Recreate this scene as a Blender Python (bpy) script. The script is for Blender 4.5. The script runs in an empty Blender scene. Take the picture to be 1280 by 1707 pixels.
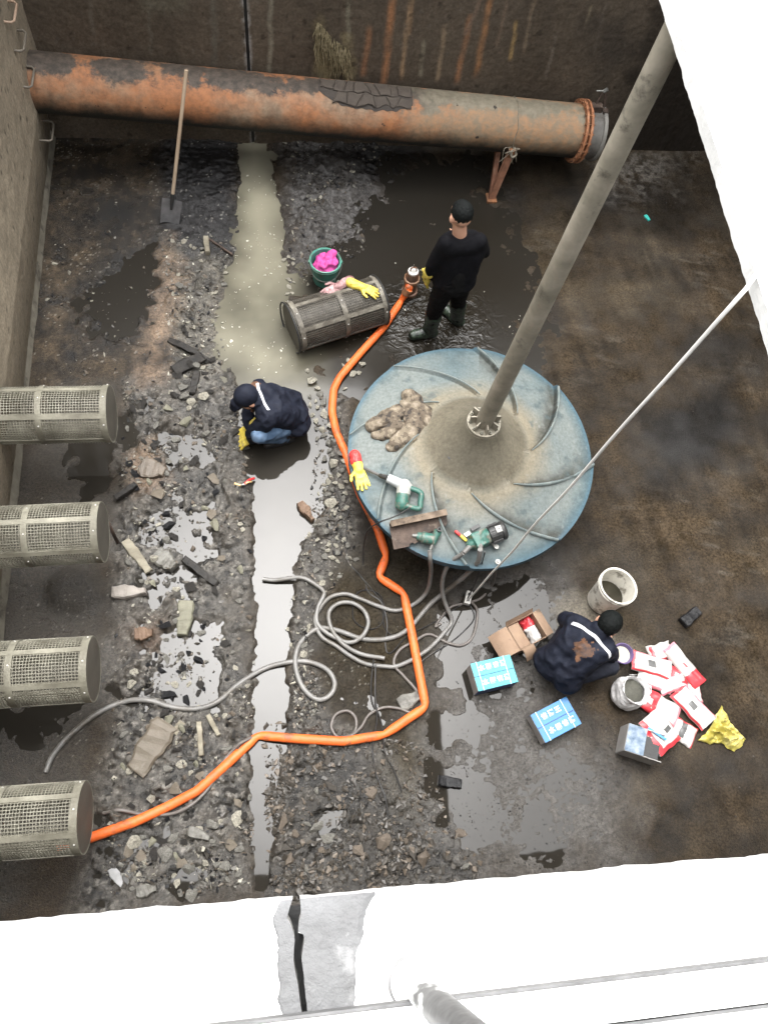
import bpy, bmesh, math, random
import numpy as np
from mathutils import Vector, Matrix, noise as mnoise
random.seed(7); RNG = np.random.default_rng(11)
S = bpy.context.scene; C = S.collection; R = math.radians

# ---------------------------------------------------------------- camera, sky, sun, exposure
PW, PH, FOC, CAMH = 1280., 1707., 1369.7, 6.2
def _frame(nx=493.3, ny=1447.8, vx=367.5):
    d = np.array([nx-PW/2, ny-PH/2, FOC]); d /= np.linalg.norm(d)
    v = -(d[0]*(vx-PW/2)+d[2]*FOC)/d[1]
    y = np.array([vx-PW/2, v, FOC]); y /= np.linalg.norm(y)
    return np.cross(y, -d), y, -d
AX, AY, AZ = _frame()                       # world axes seen from the camera (x right, y down, z forward)
cam = bpy.data.objects.new('camera', bpy.data.cameras.new('camera')); C.objects.link(cam)
cam.data.sensor_fit = 'VERTICAL'; cam.data.angle_y = 2*math.atan(PH/2/FOC); cam.data.clip_end = 500; cam.data.clip_start = .05
M3 = Matrix((AX, AY, AZ)) @ Matrix(((1,0,0),(0,-1,0),(0,0,-1)))
cam.matrix_world = Matrix.Translation((0,0,CAMH)) @ M3.to_4x4(); S.camera = cam
w = bpy.data.worlds.new('World'); S.world = w; w.use_nodes = True
nt = w.node_tree; bg = nt.nodes['Background']
sky = nt.nodes.new('ShaderNodeTexSky'); sky.sky_type = 'NISHITA'; sky.sun_disc = False
sky.sun_elevation = R(74); sky.sun_rotation = R(0); sky.dust_density = 6; sky.air_density = 1.5
hs = nt.nodes.new('ShaderNodeHueSaturation'); hs.inputs['Saturation'].default_value = .12
nt.links.new(sky.outputs[0], hs.inputs['Color']); nt.links.new(hs.outputs[0], bg.inputs[0]); bg.inputs[1].default_value = .15
sl = bpy.data.lights.new('sun', 'SUN'); sl.energy = 0.5; sl.angle = R(90); sl.color = (1, .97, .92)
so = bpy.data.objects.new('sun', sl); C.objects.link(so); so.rotation_euler = (R(-16), 0, 0); so.location = (0, 9, 9)
S.view_settings.view_transform = 'Standard'; S.view_settings.look = 'None'; S.view_settings.gamma = 1
S.view_settings.use_curve_mapping = False; S.view_settings.exposure = 2.22
S.cycles.max_bounces = 8

# ---------------------------------------------------------------- helpers
def ray(px, py):
    r = np.array([px-PW/2, py-PH/2, FOC]); return np.array([r@AX, r@AY, r@AZ])
def G(px, py, z=0.): r = ray(px, py); t = (z-CAMH)/r[2]; return Vector((r[0]*t, r[1]*t, z))
def GY(px, py, Y): r = ray(px, py); t = Y/r[1]; return Vector((r[0]*t, Y, CAMH+r[2]*t))
def GX(px, py, X): r = ray(px, py); t = X/r[0]; return Vector((X, r[1]*t, CAMH+r[2]*t))

_T = RNG.random((256, 256))
def vn(x, y, s=0):
    x = np.asarray(x, float)+s*17.3; y = np.asarray(y, float)+s*31.7
    xi = np.floor(x).astype(int); yi = np.floor(y).astype(int); fx = x-xi; fy = y-yi
    fx = fx*fx*(3-2*fx); fy = fy*fy*(3-2*fy); g = lambda a, b: _T[a & 255, b & 255]
    return (g(xi,yi)*(1-fx)+g(xi+1,yi)*fx)*(1-fy)+(g(xi,yi+1)*(1-fx)+g(xi+1,yi+1)*fx)*fy
def fbm(x, y, o=4, s=0):
    r = 0; a = .5
    for k in range(o): r = r+a*(vn(x*2**k, y*2**k, s+k*3)-.5)*2; a *= .5
    return r
def worley(x, y, s=0):
    x = np.asarray(x, float)+s*7.1; y = np.asarray(y, float)+s*3.3
    xi = np.floor(x).astype(int); yi = np.floor(y).astype(int); d1 = np.full(x.shape, 9.); v = np.zeros(x.shape)
    for i in (-1,0,1):
        for j in (-1,0,1):
            a = xi+i; b = yi+j
            px = a+_T[a & 255, b & 255]; py = b+_T[(b+77) & 255, (a+31) & 255]
            d = np.hypot(px-x, py-y); m = d < d1; d1 = np.where(m, d, d1); v = np.where(m, _T[(a+5) & 255, (b+9) & 255], v)
    return d1, v
def polymask(pts, X, Y, soft=.05, wob=0., ws=4, s=0):          # pts in floor metres
    P = np.array(pts); ins = np.zeros(X.shape, bool); d = np.full(X.shape, 1e9); n = len(P)
    for i in range(n):
        x0, y0 = P[i]; x1, y1 = P[(i+1) % n]
        c = ((y0 > Y) != (y1 > Y)) & (X < (x1-x0)*(Y-y0)/((y1-y0) or 1e-9)+x0); ins ^= c
        dx, dy = x1-x0, y1-y0; t = np.clip(((X-x0)*dx+(Y-y0)*dy)/(dx*dx+dy*dy), 0, 1)
        d = np.minimum(d, np.hypot(X-x0-t*dx, Y-y0-t*dy))
    sd = np.where(ins, d, -d)
    if wob: sd = sd+wob*fbm(X*ws, Y*ws, 4, s)
    return np.clip(sd/soft*.5+.5, 0, 1)
def pxpoly(L): return [tuple(G(a, b))[:2] for a, b in L]

def tag(o, label, cat, group=None, kind=None):
    if label: o['label'] = label
    if cat: o['category'] = cat
    if group: o['group'] = group
    if kind or cat: o['kind'] = kind or 'thing'
    return o
def thing(name, loc, label, cat, group=None):
    o = bpy.data.objects.new(name, None); C.objects.link(o); o.location = loc; o.empty_display_size = .1
    return tag(o, label, cat, group)

class MB:
    def __init__(s): s.v = []; s.f = []; s.m = []
    def add(s, V, F, mi=0):
        k = len(s.v); s.v += [tuple(p) for p in V]; s.f += [tuple(i+k for i in f) for f in F]; s.m += [mi]*len(F); return s
    def box(s, c, sz, rot=None, mi=0, bev=0.):
        a, b, d = sz[0]/2, sz[1]/2, sz[2]/2; M = rot if rot is not None else Matrix.Identity(3); c = Vector(c)
        if not bev:
            V = [c+M@Vector((x*a, y*b, z*d)) for z in (-1,1) for y in (-1,1) for x in (-1,1)]
            return s.add(V, [(0,2,3,1),(4,5,7,6),(0,1,5,4),(2,6,7,3),(0,4,6,2),(1,3,7,5)], mi)
        bm = bmesh.new(); bmesh.ops.create_cube(bm, size=1); bmesh.ops.scale(bm, vec=sz, verts=bm.verts)
        bmesh.ops.bevel(bm, geom=bm.edges[:], offset=bev, segments=2, affect='EDGES', profile=.6)
        return s.frombm(bm, c, M, mi)
    def frombm(s, bm, c=Vector(), M=Matrix.Identity(3), mi=0):
        bm.verts.index_update(); V = [Vector(c)+M@v.co for v in bm.verts]; F = [tuple(v.index for v in f.verts) for f in bm.faces]
        bm.free(); return s.add(V, F, mi)
    def tube(s, pts, r, n=8, caps=True, mi=0, flat=1., up=None, closed=False):
        P = [Vector(p) for p in pts]; m = len(P); rr = r if isinstance(r, (list, tuple)) else [r]*m
        V = []; F = []; T0 = None; N = None
        for i in range(m):
            if closed: t = P[(i+1) % m]-P[i-1]
            else: t = P[min(i+1, m-1)]-P[max(i-1, 0)]
            t = t.normalized() if t.length > 1e-9 else (T0 or Vector((0,0,1)))
            if up is not None: N = (Vector(up)-t*t.dot(Vector(up))).normalized()
            elif N is None: N = t.orthogonal().normalized()
            else:
                N = (N-t*N.dot(t)); N = N.normalized() if N.length > 1e-6 else t.orthogonal().normalized()
            B = t.cross(N); T0 = t
            for k in range(n):
                a = 2*math.pi*k/n; V.append(P[i]+(B*math.cos(a)+N*math.sin(a)*flat)*rr[i])
        for i in range(m if closed else m-1):
            j = (i+1) % m
            for k in range(n):
                q = (k+1) % n; F.append((i*n+k, i*n+q, j*n+q, j*n+k))
        if caps and not closed: F += [tuple(range(n))[::-1], tuple((m-1)*n+k for k in range(n))]
        return s.add(V, F, mi)
    def lathe(s, prof, n=24, c=(0,0,0), M=None, mi=0, close=True):
        M = M or Matrix.Identity(3); c = Vector(c); V = []; F = []; m = len(prof)
        for r, z in prof:
            for k in range(n):
                a = 2*math.pi*k/n; V.append(c+M@Vector((r*math.cos(a), r*math.sin(a), z)))
        for i in range(m-1):
            for k in range(n):
                q = (k+1) % n; F.append((i*n+k, i*n+q, (i+1)*n+q, (i+1)*n+k))
        if close:
            if prof[0][0] > 1e-6: F.append(tuple(range(n))[::-1])
            if prof[-1][0] > 1e-6: F.append(tuple((m-1)*n+k for k in range(n)))
        return s.add(V, F, mi)
    def grid(s, fn, nu, nv, mi=0):
        V = [fn(i/nu, j/nv) for j in range(nv+1) for i in range(nu+1)]
        F = [(j*(nu+1)+i, j*(nu+1)+i+1, (j+1)*(nu+1)+i+1, (j+1)*(nu+1)+i) for j in range(nv) for i in range(nu)]
        return s.add(V, F, mi)
    def hull(s, pts, mi=0):
        bm = bmesh.new()
        for p in pts: bm.verts.new(p)
        r = bmesh.ops.convex_hull(bm, input=bm.verts)
        bmesh.ops.delete(bm, geom=[v for v in bm.verts if not v.link_faces], context='VERTS')
        return s.frombm(bm, mi=mi)
    def caps(s, p0, p1, r0, r1=None, n=12, mi=0):
        p0 = Vector(p0); p1 = Vector(p1); r1 = r0 if r1 is None else r1; d = p1-p0
        d = d.normalized() if d.length > 1e-6 else Vector((0,0,1)); P = []; rr = []
        for a in (-88,-60,-30): P.append(p0+d*r0*math.sin(R(a))); rr.append(r0*math.cos(R(a)))
        P.append(p0); rr.append(r0); P.append(p1+d*1e-4); rr.append(r1)
        for a in (30,60,88): P.append(p1+d*r1*math.sin(R(a))); rr.append(r1*math.cos(R(a)))
        return s.tube(P, rr, n, mi=mi)
    def ell(s, c, rad, M=None, mi=0, n=16):
        M = M or Matrix.Identity(3); c = Vector(c); V = []; F = []; m = 10
        for i in range(m+1):
            a = -math.pi/2*.98+math.pi*.98*i/m
            for k in range(n):
                b = 2*math.pi*k/n; V.append(c+M@Vector((rad[0]*math.cos(a)*math.cos(b), rad[1]*math.cos(a)*math.sin(b), rad[2]*math.sin(a))))
        for i in range(m):
            for k in range(n): q = (k+1) % n; F.append((i*n+k, i*n+q, (i+1)*n+q, (i+1)*n+k))
        F += [tuple(range(n))[::-1], tuple(m*n+k for k in range(n))]
        return s.add(V, F, mi)
    def mesh(s, name, mats, org=(0,0,0), smooth=False):
        me = bpy.data.meshes.new(name); o = Vector(org)
        me.from_pydata([Vector(p)-o for p in s.v], [], s.f)
        mats = mats if isinstance(mats, (list, tuple)) else [mats]
        for m in mats: me.materials.append(m)
        me.polygons.foreach_set('material_index', s.m)
        bm = bmesh.new(); bm.from_mesh(me); bmesh.ops.recalc_face_normals(bm, faces=bm.faces)
        bm.to_mesh(me); bm.free()
        if smooth is not False:
            me.polygons.foreach_set('use_smooth', [True]*len(me.polygons))
            if smooth is not True: me.set_sharp_from_angle(angle=R(smooth))
        me.update(); return me
    def build(s, name, mats, parent=None, smooth=False, org=None):
        if org is None:
            if parent is not None: org = wloc(parent)
            else:
                A = np.array(s.v); org = Vector(((A[:,0].min()+A[:,0].max())/2, (A[:,1].min()+A[:,1].max())/2, A[:,2].min()))
        o = bpy.data.objects.new(name, s.mesh(name, mats, org, smooth)); C.objects.link(o)
        if parent is not None: o.parent = parent
        else: o.location = org
        return o
def wloc(o):
    l = Vector(o.location)
    return l+wloc(o.parent) if o.parent else l
def copy_tree(o, parent=None):
    c = o.copy(); C.objects.link(c); c.parent = parent
    for ch in list(o.children): copy_tree(ch, c)
    return c
def spline(P, k=8):
    P = [Vector(p) for p in P]; out = []
    for i in range(len(P)-1):
        a = P[i-1] if i else P[0]*2-P[1]; b = P[i]; c = P[i+1]; d = P[i+2] if i+2 < len(P) else c*2-b
        for j in range(k):
            t = j/k; out.append(.5*((2*b)+(c-a)*t+(2*a-5*b+4*c-d)*t*t+(3*b-a-3*c+d)*t**3))
    return out+[P[-1]]
def rotz(a): return Matrix.Rotation(a, 3, 'Z')
def frame(z, x=None):                        # matrix whose Z is z
    z = Vector(z).normalized(); x = Vector(x) if x is not None else z.orthogonal()
    x = (x-z*x.dot(z)).normalized(); y = z.cross(x); return Matrix((x, y, z)).transposed()

def blob(name, mb, voxel, mats, parent=None, amp=0., sc=10., smooth=2, org=None, pick=None, stretch=None):
    tmp = bpy.data.objects.new('tmp', mb.mesh('tmp', [])); C.objects.link(tmp)
    m = tmp.modifiers.new('r', 'REMESH'); m.mode = 'VOXEL'; m.voxel_size = voxel
    if smooth: q = tmp.modifiers.new('s', 'SMOOTH'); q.iterations = smooth; q.factor = .5
    dg = bpy.context.evaluated_depsgraph_get(); ev = tmp.evaluated_get(dg); me = bpy.data.meshes.new_from_object(ev)
    bpy.data.objects.remove(tmp)
    if amp:
        N = [v.normal.copy() for v in me.vertices]
        for v, n in zip(me.vertices, N):
            p = v.co*sc
            if stretch: p = Vector((p.x*stretch[0], p.y*stretch[1], p.z*stretch[2]))
            k = mnoise.noise(p)+.5*mnoise.noise(p*2.1); v.co += n*(amp*(1-2*abs(k)))
    mats = mats if isinstance(mats, (list, tuple)) else [mats]
    me.materials.clear()
    for q in mats: me.materials.append(q)
    if pick:
        for p in me.polygons: p.material_index = pick(p.center)
    me.polygons.foreach_set('use_smooth', [True]*len(me.polygons))
    o = bpy.data.objects.new(name, me); C.objects.link(o)
    if parent is not None: org = wloc(parent); o.parent = parent
    else:
        if org is None:
            A = np.array([v.co for v in me.vertices]); org = Vector(((A[:,0].min()+A[:,0].max())/2, (A[:,1].min()+A[:,1].max())/2, A[:,2].min()))
        o.location = org
    me.transform(Matrix.Translation(-Vector(org))); me.name = name
    return o

# ---------------------------------------------------------------- materials
class NT:
    def __init__(s, name):
        s.m = bpy.data.materials.new(name); s.m.use_nodes = True; s.t = s.m.node_tree; s.b = s.t.nodes['Principled BSDF']
        s.tc = s.t.nodes.new('ShaderNodeTexCoord')
    def n(s, t, **k):
        x = s.t.nodes.new(t)
        for a, b in k.items(): setattr(x, a, b)
        return x
    def l(s, a, b): s.t.links.new(a, b)
    def noise(s, scale, detail=4, rough=.6, stretch=None, w=0., dist=0.):
        x = s.n('ShaderNodeTexNoise'); x.inputs['Scale'].default_value = scale; x.inputs['Detail'].default_value = detail
        x.inputs['Roughness'].default_value = rough; x.inputs['Distortion'].default_value = dist
        mp = s.n('ShaderNodeMapping'); mp.inputs['Location'].default_value = (w, w*1.7, w*.3)
        if stretch: mp.inputs['Scale'].default_value = stretch
        s.l(s.tc.outputs['Object'], mp.inputs[0]); s.l(mp.outputs[0], x.inputs['Vector']); return x.outputs['Fac']
    def ramp(s, f, stops, interp='LINEAR'):
        r = s.n('ShaderNodeValToRGB'); e = r.color_ramp; e.interpolation = interp
        while len(e.elements) < len(stops): e.elements.new(.5)
        for q, (p, c) in zip(e.elements, stops):
            q.position = p; q.color = (*c, 1) if isinstance(c, (tuple, list)) else (c, c, c, 1)
        s.l(f, r.inputs[0]); return r.outputs[0]
    def mix(s, f, a, b, mode='MIX'):
        x = s.n('ShaderNodeMix'); x.data_type = 'RGBA'; x.blend_type = mode
        if isinstance(f, (int, float)): x.inputs[0].default_value = f
        else: s.l(f, x.inputs[0])
        for i, q in ((6, a), (7, b)):
            if isinstance(q, (tuple, list)): x.inputs[i].default_value = (*q, 1)
            else: s.l(q, x.inputs[i])
        return x.outputs[2]
    def math(s, op, a, b=None, clamp=False):
        x = s.n('ShaderNodeMath'); x.operation = op; x.use_clamp = clamp
        for i, q in enumerate((a, b)):
            if q is None: continue
            if isinstance(q, (int, float)): x.inputs[i].default_value = q
            else: s.l(q, x.inputs[i])
        return x.outputs[0]
    def sep(s):
        x = s.n('ShaderNodeSeparateXYZ'); s.l(s.tc.outputs['Object'], x.inputs[0]); return x.outputs
    def bump(s, f, strength=.4, dist=.01):
        b = s.n('ShaderNodeBump'); b.inputs['Strength'].default_value = strength; b.inputs['Distance'].default_value = dist
        s.l(f, b.inputs['Height']); s.l(b.outputs[0], s.b.inputs['Normal'])
    def set(s, col=None, rough=None, metal=None, ior=None, spec=None):
        for k, v in (('Base Color', col), ('Roughness', rough), ('Metallic', metal), ('IOR', ior), ('Specular IOR Level', spec)):
            if v is None: continue
            if isinstance(v, (int, float)): s.b.inputs[k].default_value = v
            elif isinstance(v, (tuple, list)): s.b.inputs[k].default_value = (*v, 1)
            else: s.l(v, s.b.inputs[k])
        return s
_mc = {}
def pm(name, cols, scale=8., rough=.6, bump=.2, bscale=None, metal=0., dirt=None, dscale=5., dlo=.5, dhi=.65, dist=.01, stretch=None, interp='LINEAR', spec=None):
    if name in _mc: return _mc[name]
    n = NT(name); k = len(cols)
    f = n.noise(scale, stretch=stretch)
    col = cols[0] if k == 1 else n.ramp(f, [(.3+.4*i/(k-1), c) for i, c in enumerate(cols)], interp)
    if dirt: col = n.mix(n.ramp(n.noise(dscale, 5, .7, w=4.), [(dlo, 0.), (dhi, 1.)]), col, dirt)
    n.set(col, rough, metal, spec=spec)
    if bump: n.bump(n.noise(bscale or scale*4, 4, .7, w=2., stretch=stretch), bump, dist)
    _mc[name] = n.m; return n.m

MUD = (.05, .043, .033)
rust = pm('rusted_iron', [(.06,.03,.018), (.16,.07,.03), (.28,.12,.05)], 12, .8, .5)
darkrust = pm('dark_rusted_iron', [(.022,.015,.011), (.05,.032,.023), (.085,.058,.043)], 14, .75, .5, dirt=(.16,.13,.1), dlo=.55)
steel = pm('dull_steel', [(.16,.16,.15), (.28,.28,.26)], 9, .45, .1, metal=.6, dirt=MUD)
galv = pm('silt_coated_galvanised_steel', [(.14,.132,.10), (.21,.20,.157), (.28,.27,.215)], 7, .6, .3, 40, metal=.1, dirt=(.08,.072,.054), dscale=4, dlo=.45, dhi=.75)
galvdirty = pm('mud_coated_galvanised_steel', [(.08,.07,.055), (.17,.155,.125), (.28,.26,.215)], 9, .6, .3, 40, dirt=(.05,.042,.032), dscale=6, dlo=.4)
capm = pm('dull_end_plate', [(.075,.068,.054), (.11,.1,.08)], 5, .6, .2)
shaftm = pm('weathered_painted_shaft', [(.15,.138,.105), (.24,.218,.17), (.34,.305,.245)], 5, .6, .3, 30, dirt=(.07,.062,.05), dscale=7, dlo=.58, dhi=.72)
orange = pm('orange_pvc_hose', [(.60,.10,.017), (.74,.14,.024)], 6, .5, .6, 25, dirt=(.20,.075,.03), dscale=7, dlo=.54, dhi=.68)
greyhose = pm('grey_ribbed_hose', [(.12,.117,.11), (.19,.184,.174)], 6, .4, .25, 90, dirt=(.10,.09,.075), dscale=5, dlo=.48)
brownhose = pm('brown_grey_hose', [(.09,.078,.07), (.14,.124,.112)], 6, .45, .25, 90, dirt=(.08,.07,.06))
blackrub = pm('black_rubber', [(.012,.012,.013), (.025,.025,.024)], 10, .55, .2)
bluerub = pm('black_cable', [(.014,.014,.015), (.03,.028,.026)], 20, .5, .1, dirt=(.07,.06,.05), dlo=.55)
whitep = pm('white_plastic', [(.42,.41,.38), (.54,.53,.5)], 8, .45, .1, dirt=(.3,.28,.23), dlo=.58)
whitecable = pm('dusty_white_cable', [(.68,.66,.62), (.8,.78,.75)], 14, .55, .1)
wood = pm('weathered_wood', [(.22,.16,.10), (.36,.28,.19), (.46,.37,.26)], 6, .7, .4, 30, stretch=(1,1,.08), dirt=(.2,.15,.1))
blackwood = pm('blackened_wet_wood', [(.010,.010,.010), (.022,.02,.018), (.035,.032,.028)], 20, .4, .6, spec=.2)
coal = pm('black_wet_lump', [(.007,.007,.008), (.018,.018,.019)], 25, .35, .8, 40, spec=.2)
pale = pm('pale_broken_concrete', [(.14,.13,.10), (.25,.235,.19), (.36,.34,.285)], 12, .75, .6, 50, dirt=(.08,.07,.055), dscale=9, dlo=.5)
greyst = pm('grey_wet_stone', [(.07,.068,.058), (.13,.125,.108), (.19,.185,.165)], 14, .5, .6, 50, dirt=(.05,.044,.036), dscale=12, dlo=.48)
brownst = pm('brown_mud_clod', [(.075,.06,.045), (.13,.105,.08)], 14, .5, .7, 40, dirt=(.19,.16,.13), dlo=.6)
skin = pm('skin', [(.50,.27,.18), (.58,.33,.23)], 8, .5, .1)
blackcl = pm('black_cloth', [(.003,.003,.004), (.005,.005,.007)], 12, .85, .3, 60, spec=.15)
trousm = pm('black_trouser_cloth', [(.0035,.003,.0035), (.006,.006,.006)], 12, .8, .3, 60, spec=.15)
navy = pm('navy_work_jacket', [(.007,.008,.014), (.014,.017,.028)], 10, .7, .4, 50, spec=.15)
navytrousers = pm('navy_work_trousers', [(.010,.011,.017), (.018,.02,.028)], 10, .75, .4, 50, spec=.15)
muddy = pm('dried_mud_stain_on_cloth', [(.016,.018,.026), (.09,.045,.025), (.2,.095,.05)], 14, .8, .3, 60)
denim = pm('faded_blue_denim', [(.035,.06,.11), (.075,.125,.2), (.14,.2,.29)], 7, .8, .4, 80, spec=.15)
reflect = pm('reflective_tape', [(.6,.62,.66), (.75,.76,.8)], 12, .4, .05)
hair = pm('black_hair', [(.003,.0035,.0035), (.006,.008,.0075)], 60, .6, .8, 120, spec=.15)
yglove = pm('yellow_rubber_glove', [(.55,.42,.05), (.72,.58,.12)], 14, .5, .3, dirt=(.3,.24,.1), dlo=.56)
boot = pm('camouflage_rubber_boot', [(.012,.016,.012), (.03,.045,.03), (.09,.1,.075)], 22, .35, .2, interp='CONSTANT')
greenp = pm('green_plastic', [(.05,.20,.15), (.08,.27,.21)], 8, .4, .1, dirt=(.1,.1,.08), dlo=.5)
pink = pm('magenta_cloth', [(.42,.04,.20), (.62,.08,.33)], 9, .7, .5, 25)
pinkdirty = pm('muddy_pink_rubber', [(.16,.07,.07), (.35,.2,.2), (.5,.34,.34)], 18, .55, .4)
redp = pm('red_plastic', [(.5,.03,.035), (.62,.05,.04)], 8, .45, .1)
yelp = pm('yellow_plastic', [(.7,.5,.05), (.8,.62,.1)], 8, .45, .1)
toolgreen = pm('green_tool_enamel', [(.022,.085,.066), (.04,.135,.105)], 22, .45, .2, dirt=(.13,.125,.10), dscale=22, dlo=.5, dhi=.62)
toolgrey = pm('dusty_cast_alloy', [(.28,.285,.26), (.42,.42,.39)], 10, .5, .2, dirt=(.16,.15,.13), dlo=.55)
motorblack = pm('black_motor_casing', [(.02,.02,.02), (.045,.045,.043)], 10, .45, .2, dirt=(.12,.11,.1), dlo=.6)
camo = pm('desert_camouflage_cloth', [(.035,.028,.022), (.10,.078,.055), (.17,.14,.10), (.24,.20,.15), (.08,.062,.046)], 13, .85, .5, 60, interp='CONSTANT')
card = pm('brown_cardboard', [(.20,.13,.085), (.29,.2,.135)], 5, .8, .2, 30, dirt=(.12,.085,.06), dlo=.56)
cyanbox = pm('bright_cyan_carton', [(.02,.27,.33), (.035,.34,.38)], 3, .4, .05)
bluebox = pm('bright_blue_carton', [(.008,.12,.36), (.012,.19,.42)], 3, .4, .05)
navyside = pm('dark_blue_carton_side', [(.02,.04,.14), (.04,.07,.2)], 5, .5, .1)
cartgrey = pm('grey_carton_side', [(.26,.25,.24), (.36,.345,.33)], 5, .75, .2)
printwhite = pm('white_print', [(.75,.75,.75)], 5, .5, 0)
bagred = pm('red_printed_film', [(.42,.02,.03), (.55,.05,.06)], 9, .35, .3, 20, dirt=(.5,.36,.3), dscale=16, dlo=.62)
bagwhite = pm('white_printed_film', [(.38,.365,.345), (.5,.48,.46)], 9, .35, .3, 20, dirt=(.30,.28,.26), dscale=10, dlo=.56, dhi=.72)
baggrey = pm('dark_print', [(.05,.05,.05), (.09,.09,.088)], 30, .45, .1)
bagpink = pm('pink_printed_edge', [(.5,.14,.18), (.58,.24,.27)], 9, .4, .1)
sackm = pm('grimy_white_woven_sack', [(.5,.49,.49), (.66,.65,.64)], 10, .7, .5, 60, dirt=(.2,.19,.18), dlo=.52)
bucketw = pm('cement_smeared_bucket', [(.5,.48,.42), (.66,.63,.56)], 9, .55, .3, dirt=(.22,.2,.165), dscale=9, dlo=.52, dhi=.62)
cement = pm('wet_cement_slurry', [(.13,.12,.085), (.17,.155,.115)], 6, .2, .1)
slurry = pm('pale_slurry', [(.3,.28,.21), (.36,.34,.27)], 6, .3, .1)
darkgrout = pm('dark_powder', [(.05,.05,.04), (.08,.078,.062)], 20, .8, .5)
purple = pm('purple_plastic', [(.10,.07,.17), (.15,.11,.24)], 8, .4, .1)
yfilm = pm('yellow_plastic_film', [(.30,.25,.03), (.46,.40,.10), (.56,.5,.2)], 12, .3, .6, 25, dirt=(.2,.16,.06), dscale=14, dlo=.6)
teal = pm('teal_plastic', [(.04,.42,.36)], 5, .45, .1)
foam = pm('white_foam_scum', [(.42,.4,.33), (.6,.58,.5)], 30, .6, .3)
whitepaint = pm('white_painted_steel', [(.72,.72,.7), (.8,.8,.78)], 6, .4, .1)
railshade = pm('rail_shade_paint', [(.10,.10,.10), (.2,.2,.195), (.35,.35,.34)], 9, .5, .3)  # grey mixed as painted shade for the railing; not assigned

# surfaces whose colour varies over them carry it in a colour attribute
def attr_mat(name, ns=60., nst=.35, bump=.4, bdist=.006, bscale=90., water=False, stretch=None):
    n = NT(name); a = n.n('ShaderNodeAttribute', attribute_name='Col'); r = n.n('ShaderNodeAttribute', attribute_name='Rgh')
    f = n.noise(ns, 4, .7, stretch=stretch); g = n.ramp(f, [(.3, 1-nst), (.7, 1+nst)])
    x = n.mix(1., a.outputs['Color'], g, 'MULTIPLY')
    n.set(x, r.outputs['Fac'], spec=n.math('SUBTRACT', .8, n.math('MULTIPLY', r.outputs['Fac'], 1.15), True))
    n.bump(n.noise(bscale, 4, .75, w=1.), bump, bdist); return n.m
def surf(name, X, Y, Z, col, rgh, mat, extra=None):
    ny, nx = X.shape; V = np.stack([X, Y, Z], -1).reshape(-1, 3)
    i = np.arange(nx*ny).reshape(ny, nx); F = np.stack([i[:-1,:-1], i[:-1,1:], i[1:,1:], i[1:,:-1]], -1).reshape(-1, 4)
    me = bpy.data.meshes.new(name); me.vertices.add(len(V)); me.vertices.foreach_set('co', V.astype(np.float32).ravel())
    me.loops.add(F.size); me.loops.foreach_set('vertex_index', F.astype(np.int32).ravel())
    me.polygons.add(len(F)); me.polygons.foreach_set('loop_start', np.arange(0, F.size, 4, dtype=np.int32))
    me.update(calc_edges=True); me.polygons.foreach_set('use_smooth', [True]*len(F))
    c = me.color_attributes.new('Col', 'FLOAT_COLOR', 'POINT'); cc = np.ones((len(V), 4), np.float32); cc[:, :3] = np.clip(col.reshape(-1, 3), 0, 1)
    c.data.foreach_set('color', cc.ravel())
    q = me.attributes.new('Rgh', 'FLOAT', 'POINT'); q.data.foreach_set('value', np.broadcast_to(rgh, X.shape).astype(np.float32).ravel())
    if extra is not None: q = me.attributes.new('Rip', 'FLOAT', 'POINT'); q.data.foreach_set('value', extra.astype(np.float32).ravel())
    me.materials.append(mat); o = bpy.data.objects.new(name, me); C.objects.link(o); return o
def lerp(c, m, t): return c*(1-m[..., None])+np.asarray(t)*m[..., None]

XL, XR, YN, YB, ZT = -2.15, 4.85, -.05, 6.72, 4.5
# ---------------------------------------------------------------- pit floor
st = .0105
gx = np.arange(XL-.15, XR+.1, st); gy = np.arange(YN-.35, YB+.1, st); FX, FY = np.meshgrid(gx, gy)
def pmk(L, soft=.06, wob=.05, ws=5, s=0): return polymask(pxpoly(L), FX, FY, soft, wob, ws, s)
f1 = fbm(FX*1.3, FY*1.3, 5, 1); f2 = fbm(FX*6, FY*6, 5, 2); f3 = fbm(FX*22, FY*22, 3, 5)
w1, v1 = worley(FX*13, FY*13, 1); w2, v2 = worley(FX*26, FY*26, 2)
w3, v3 = worley(FX*7+.5*f2, FY*7+.5*f3, 4); wq, vq = worley(FX*17+.8*f2, FY*17-.8*f2, 8)
ridge = (1-np.abs(fbm(FX*9, FY*9, 5, 51))*2.2); patch = np.clip(.5+1.6*fbm(FX*2.6, FY*2.6, 3, 53), 0, 1)
chunk = (np.minimum(.45, np.clip(.62-wq, 0, 1))*(vq > .5)*(vq-.3)*.09+np.clip(.6-w2, 0, 1)*(v2 > .6)*v2*.03)*patch+np.minimum(.3, np.clip(.55-w3, 0, 1))*(v3 > .72)*.09
rubL = pmk([(215,640),(330,600),(412,640),(425,830),(424,1480),(130,1540),(165,1330),(185,1180),(195,900)], .10, .12)
rubT = pmk([(270,390),(395,400),(365,520),(385,620),(300,640),(280,520)], .1, .12)
rubR = pmk([(535,640),(585,660),(572,760),(590,850),(600,930),(560,960),(530,1010),(520,1100),(545,1190),(650,1245),(700,1300),(745,1370),(800,1440),(830,1500),(440,1510),(458,1350),(478,1220),(482,1000),(505,900),(545,830)], .08, .08)
mudC = pmk([(472,225),(645,225),(640,330),(600,430),(555,420),(505,480),(482,430),(470,330)], .12, .14)
mudTL = pmk([(280,225),(402,225),(398,430),(300,440),(260,380)], .12, .12)
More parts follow.
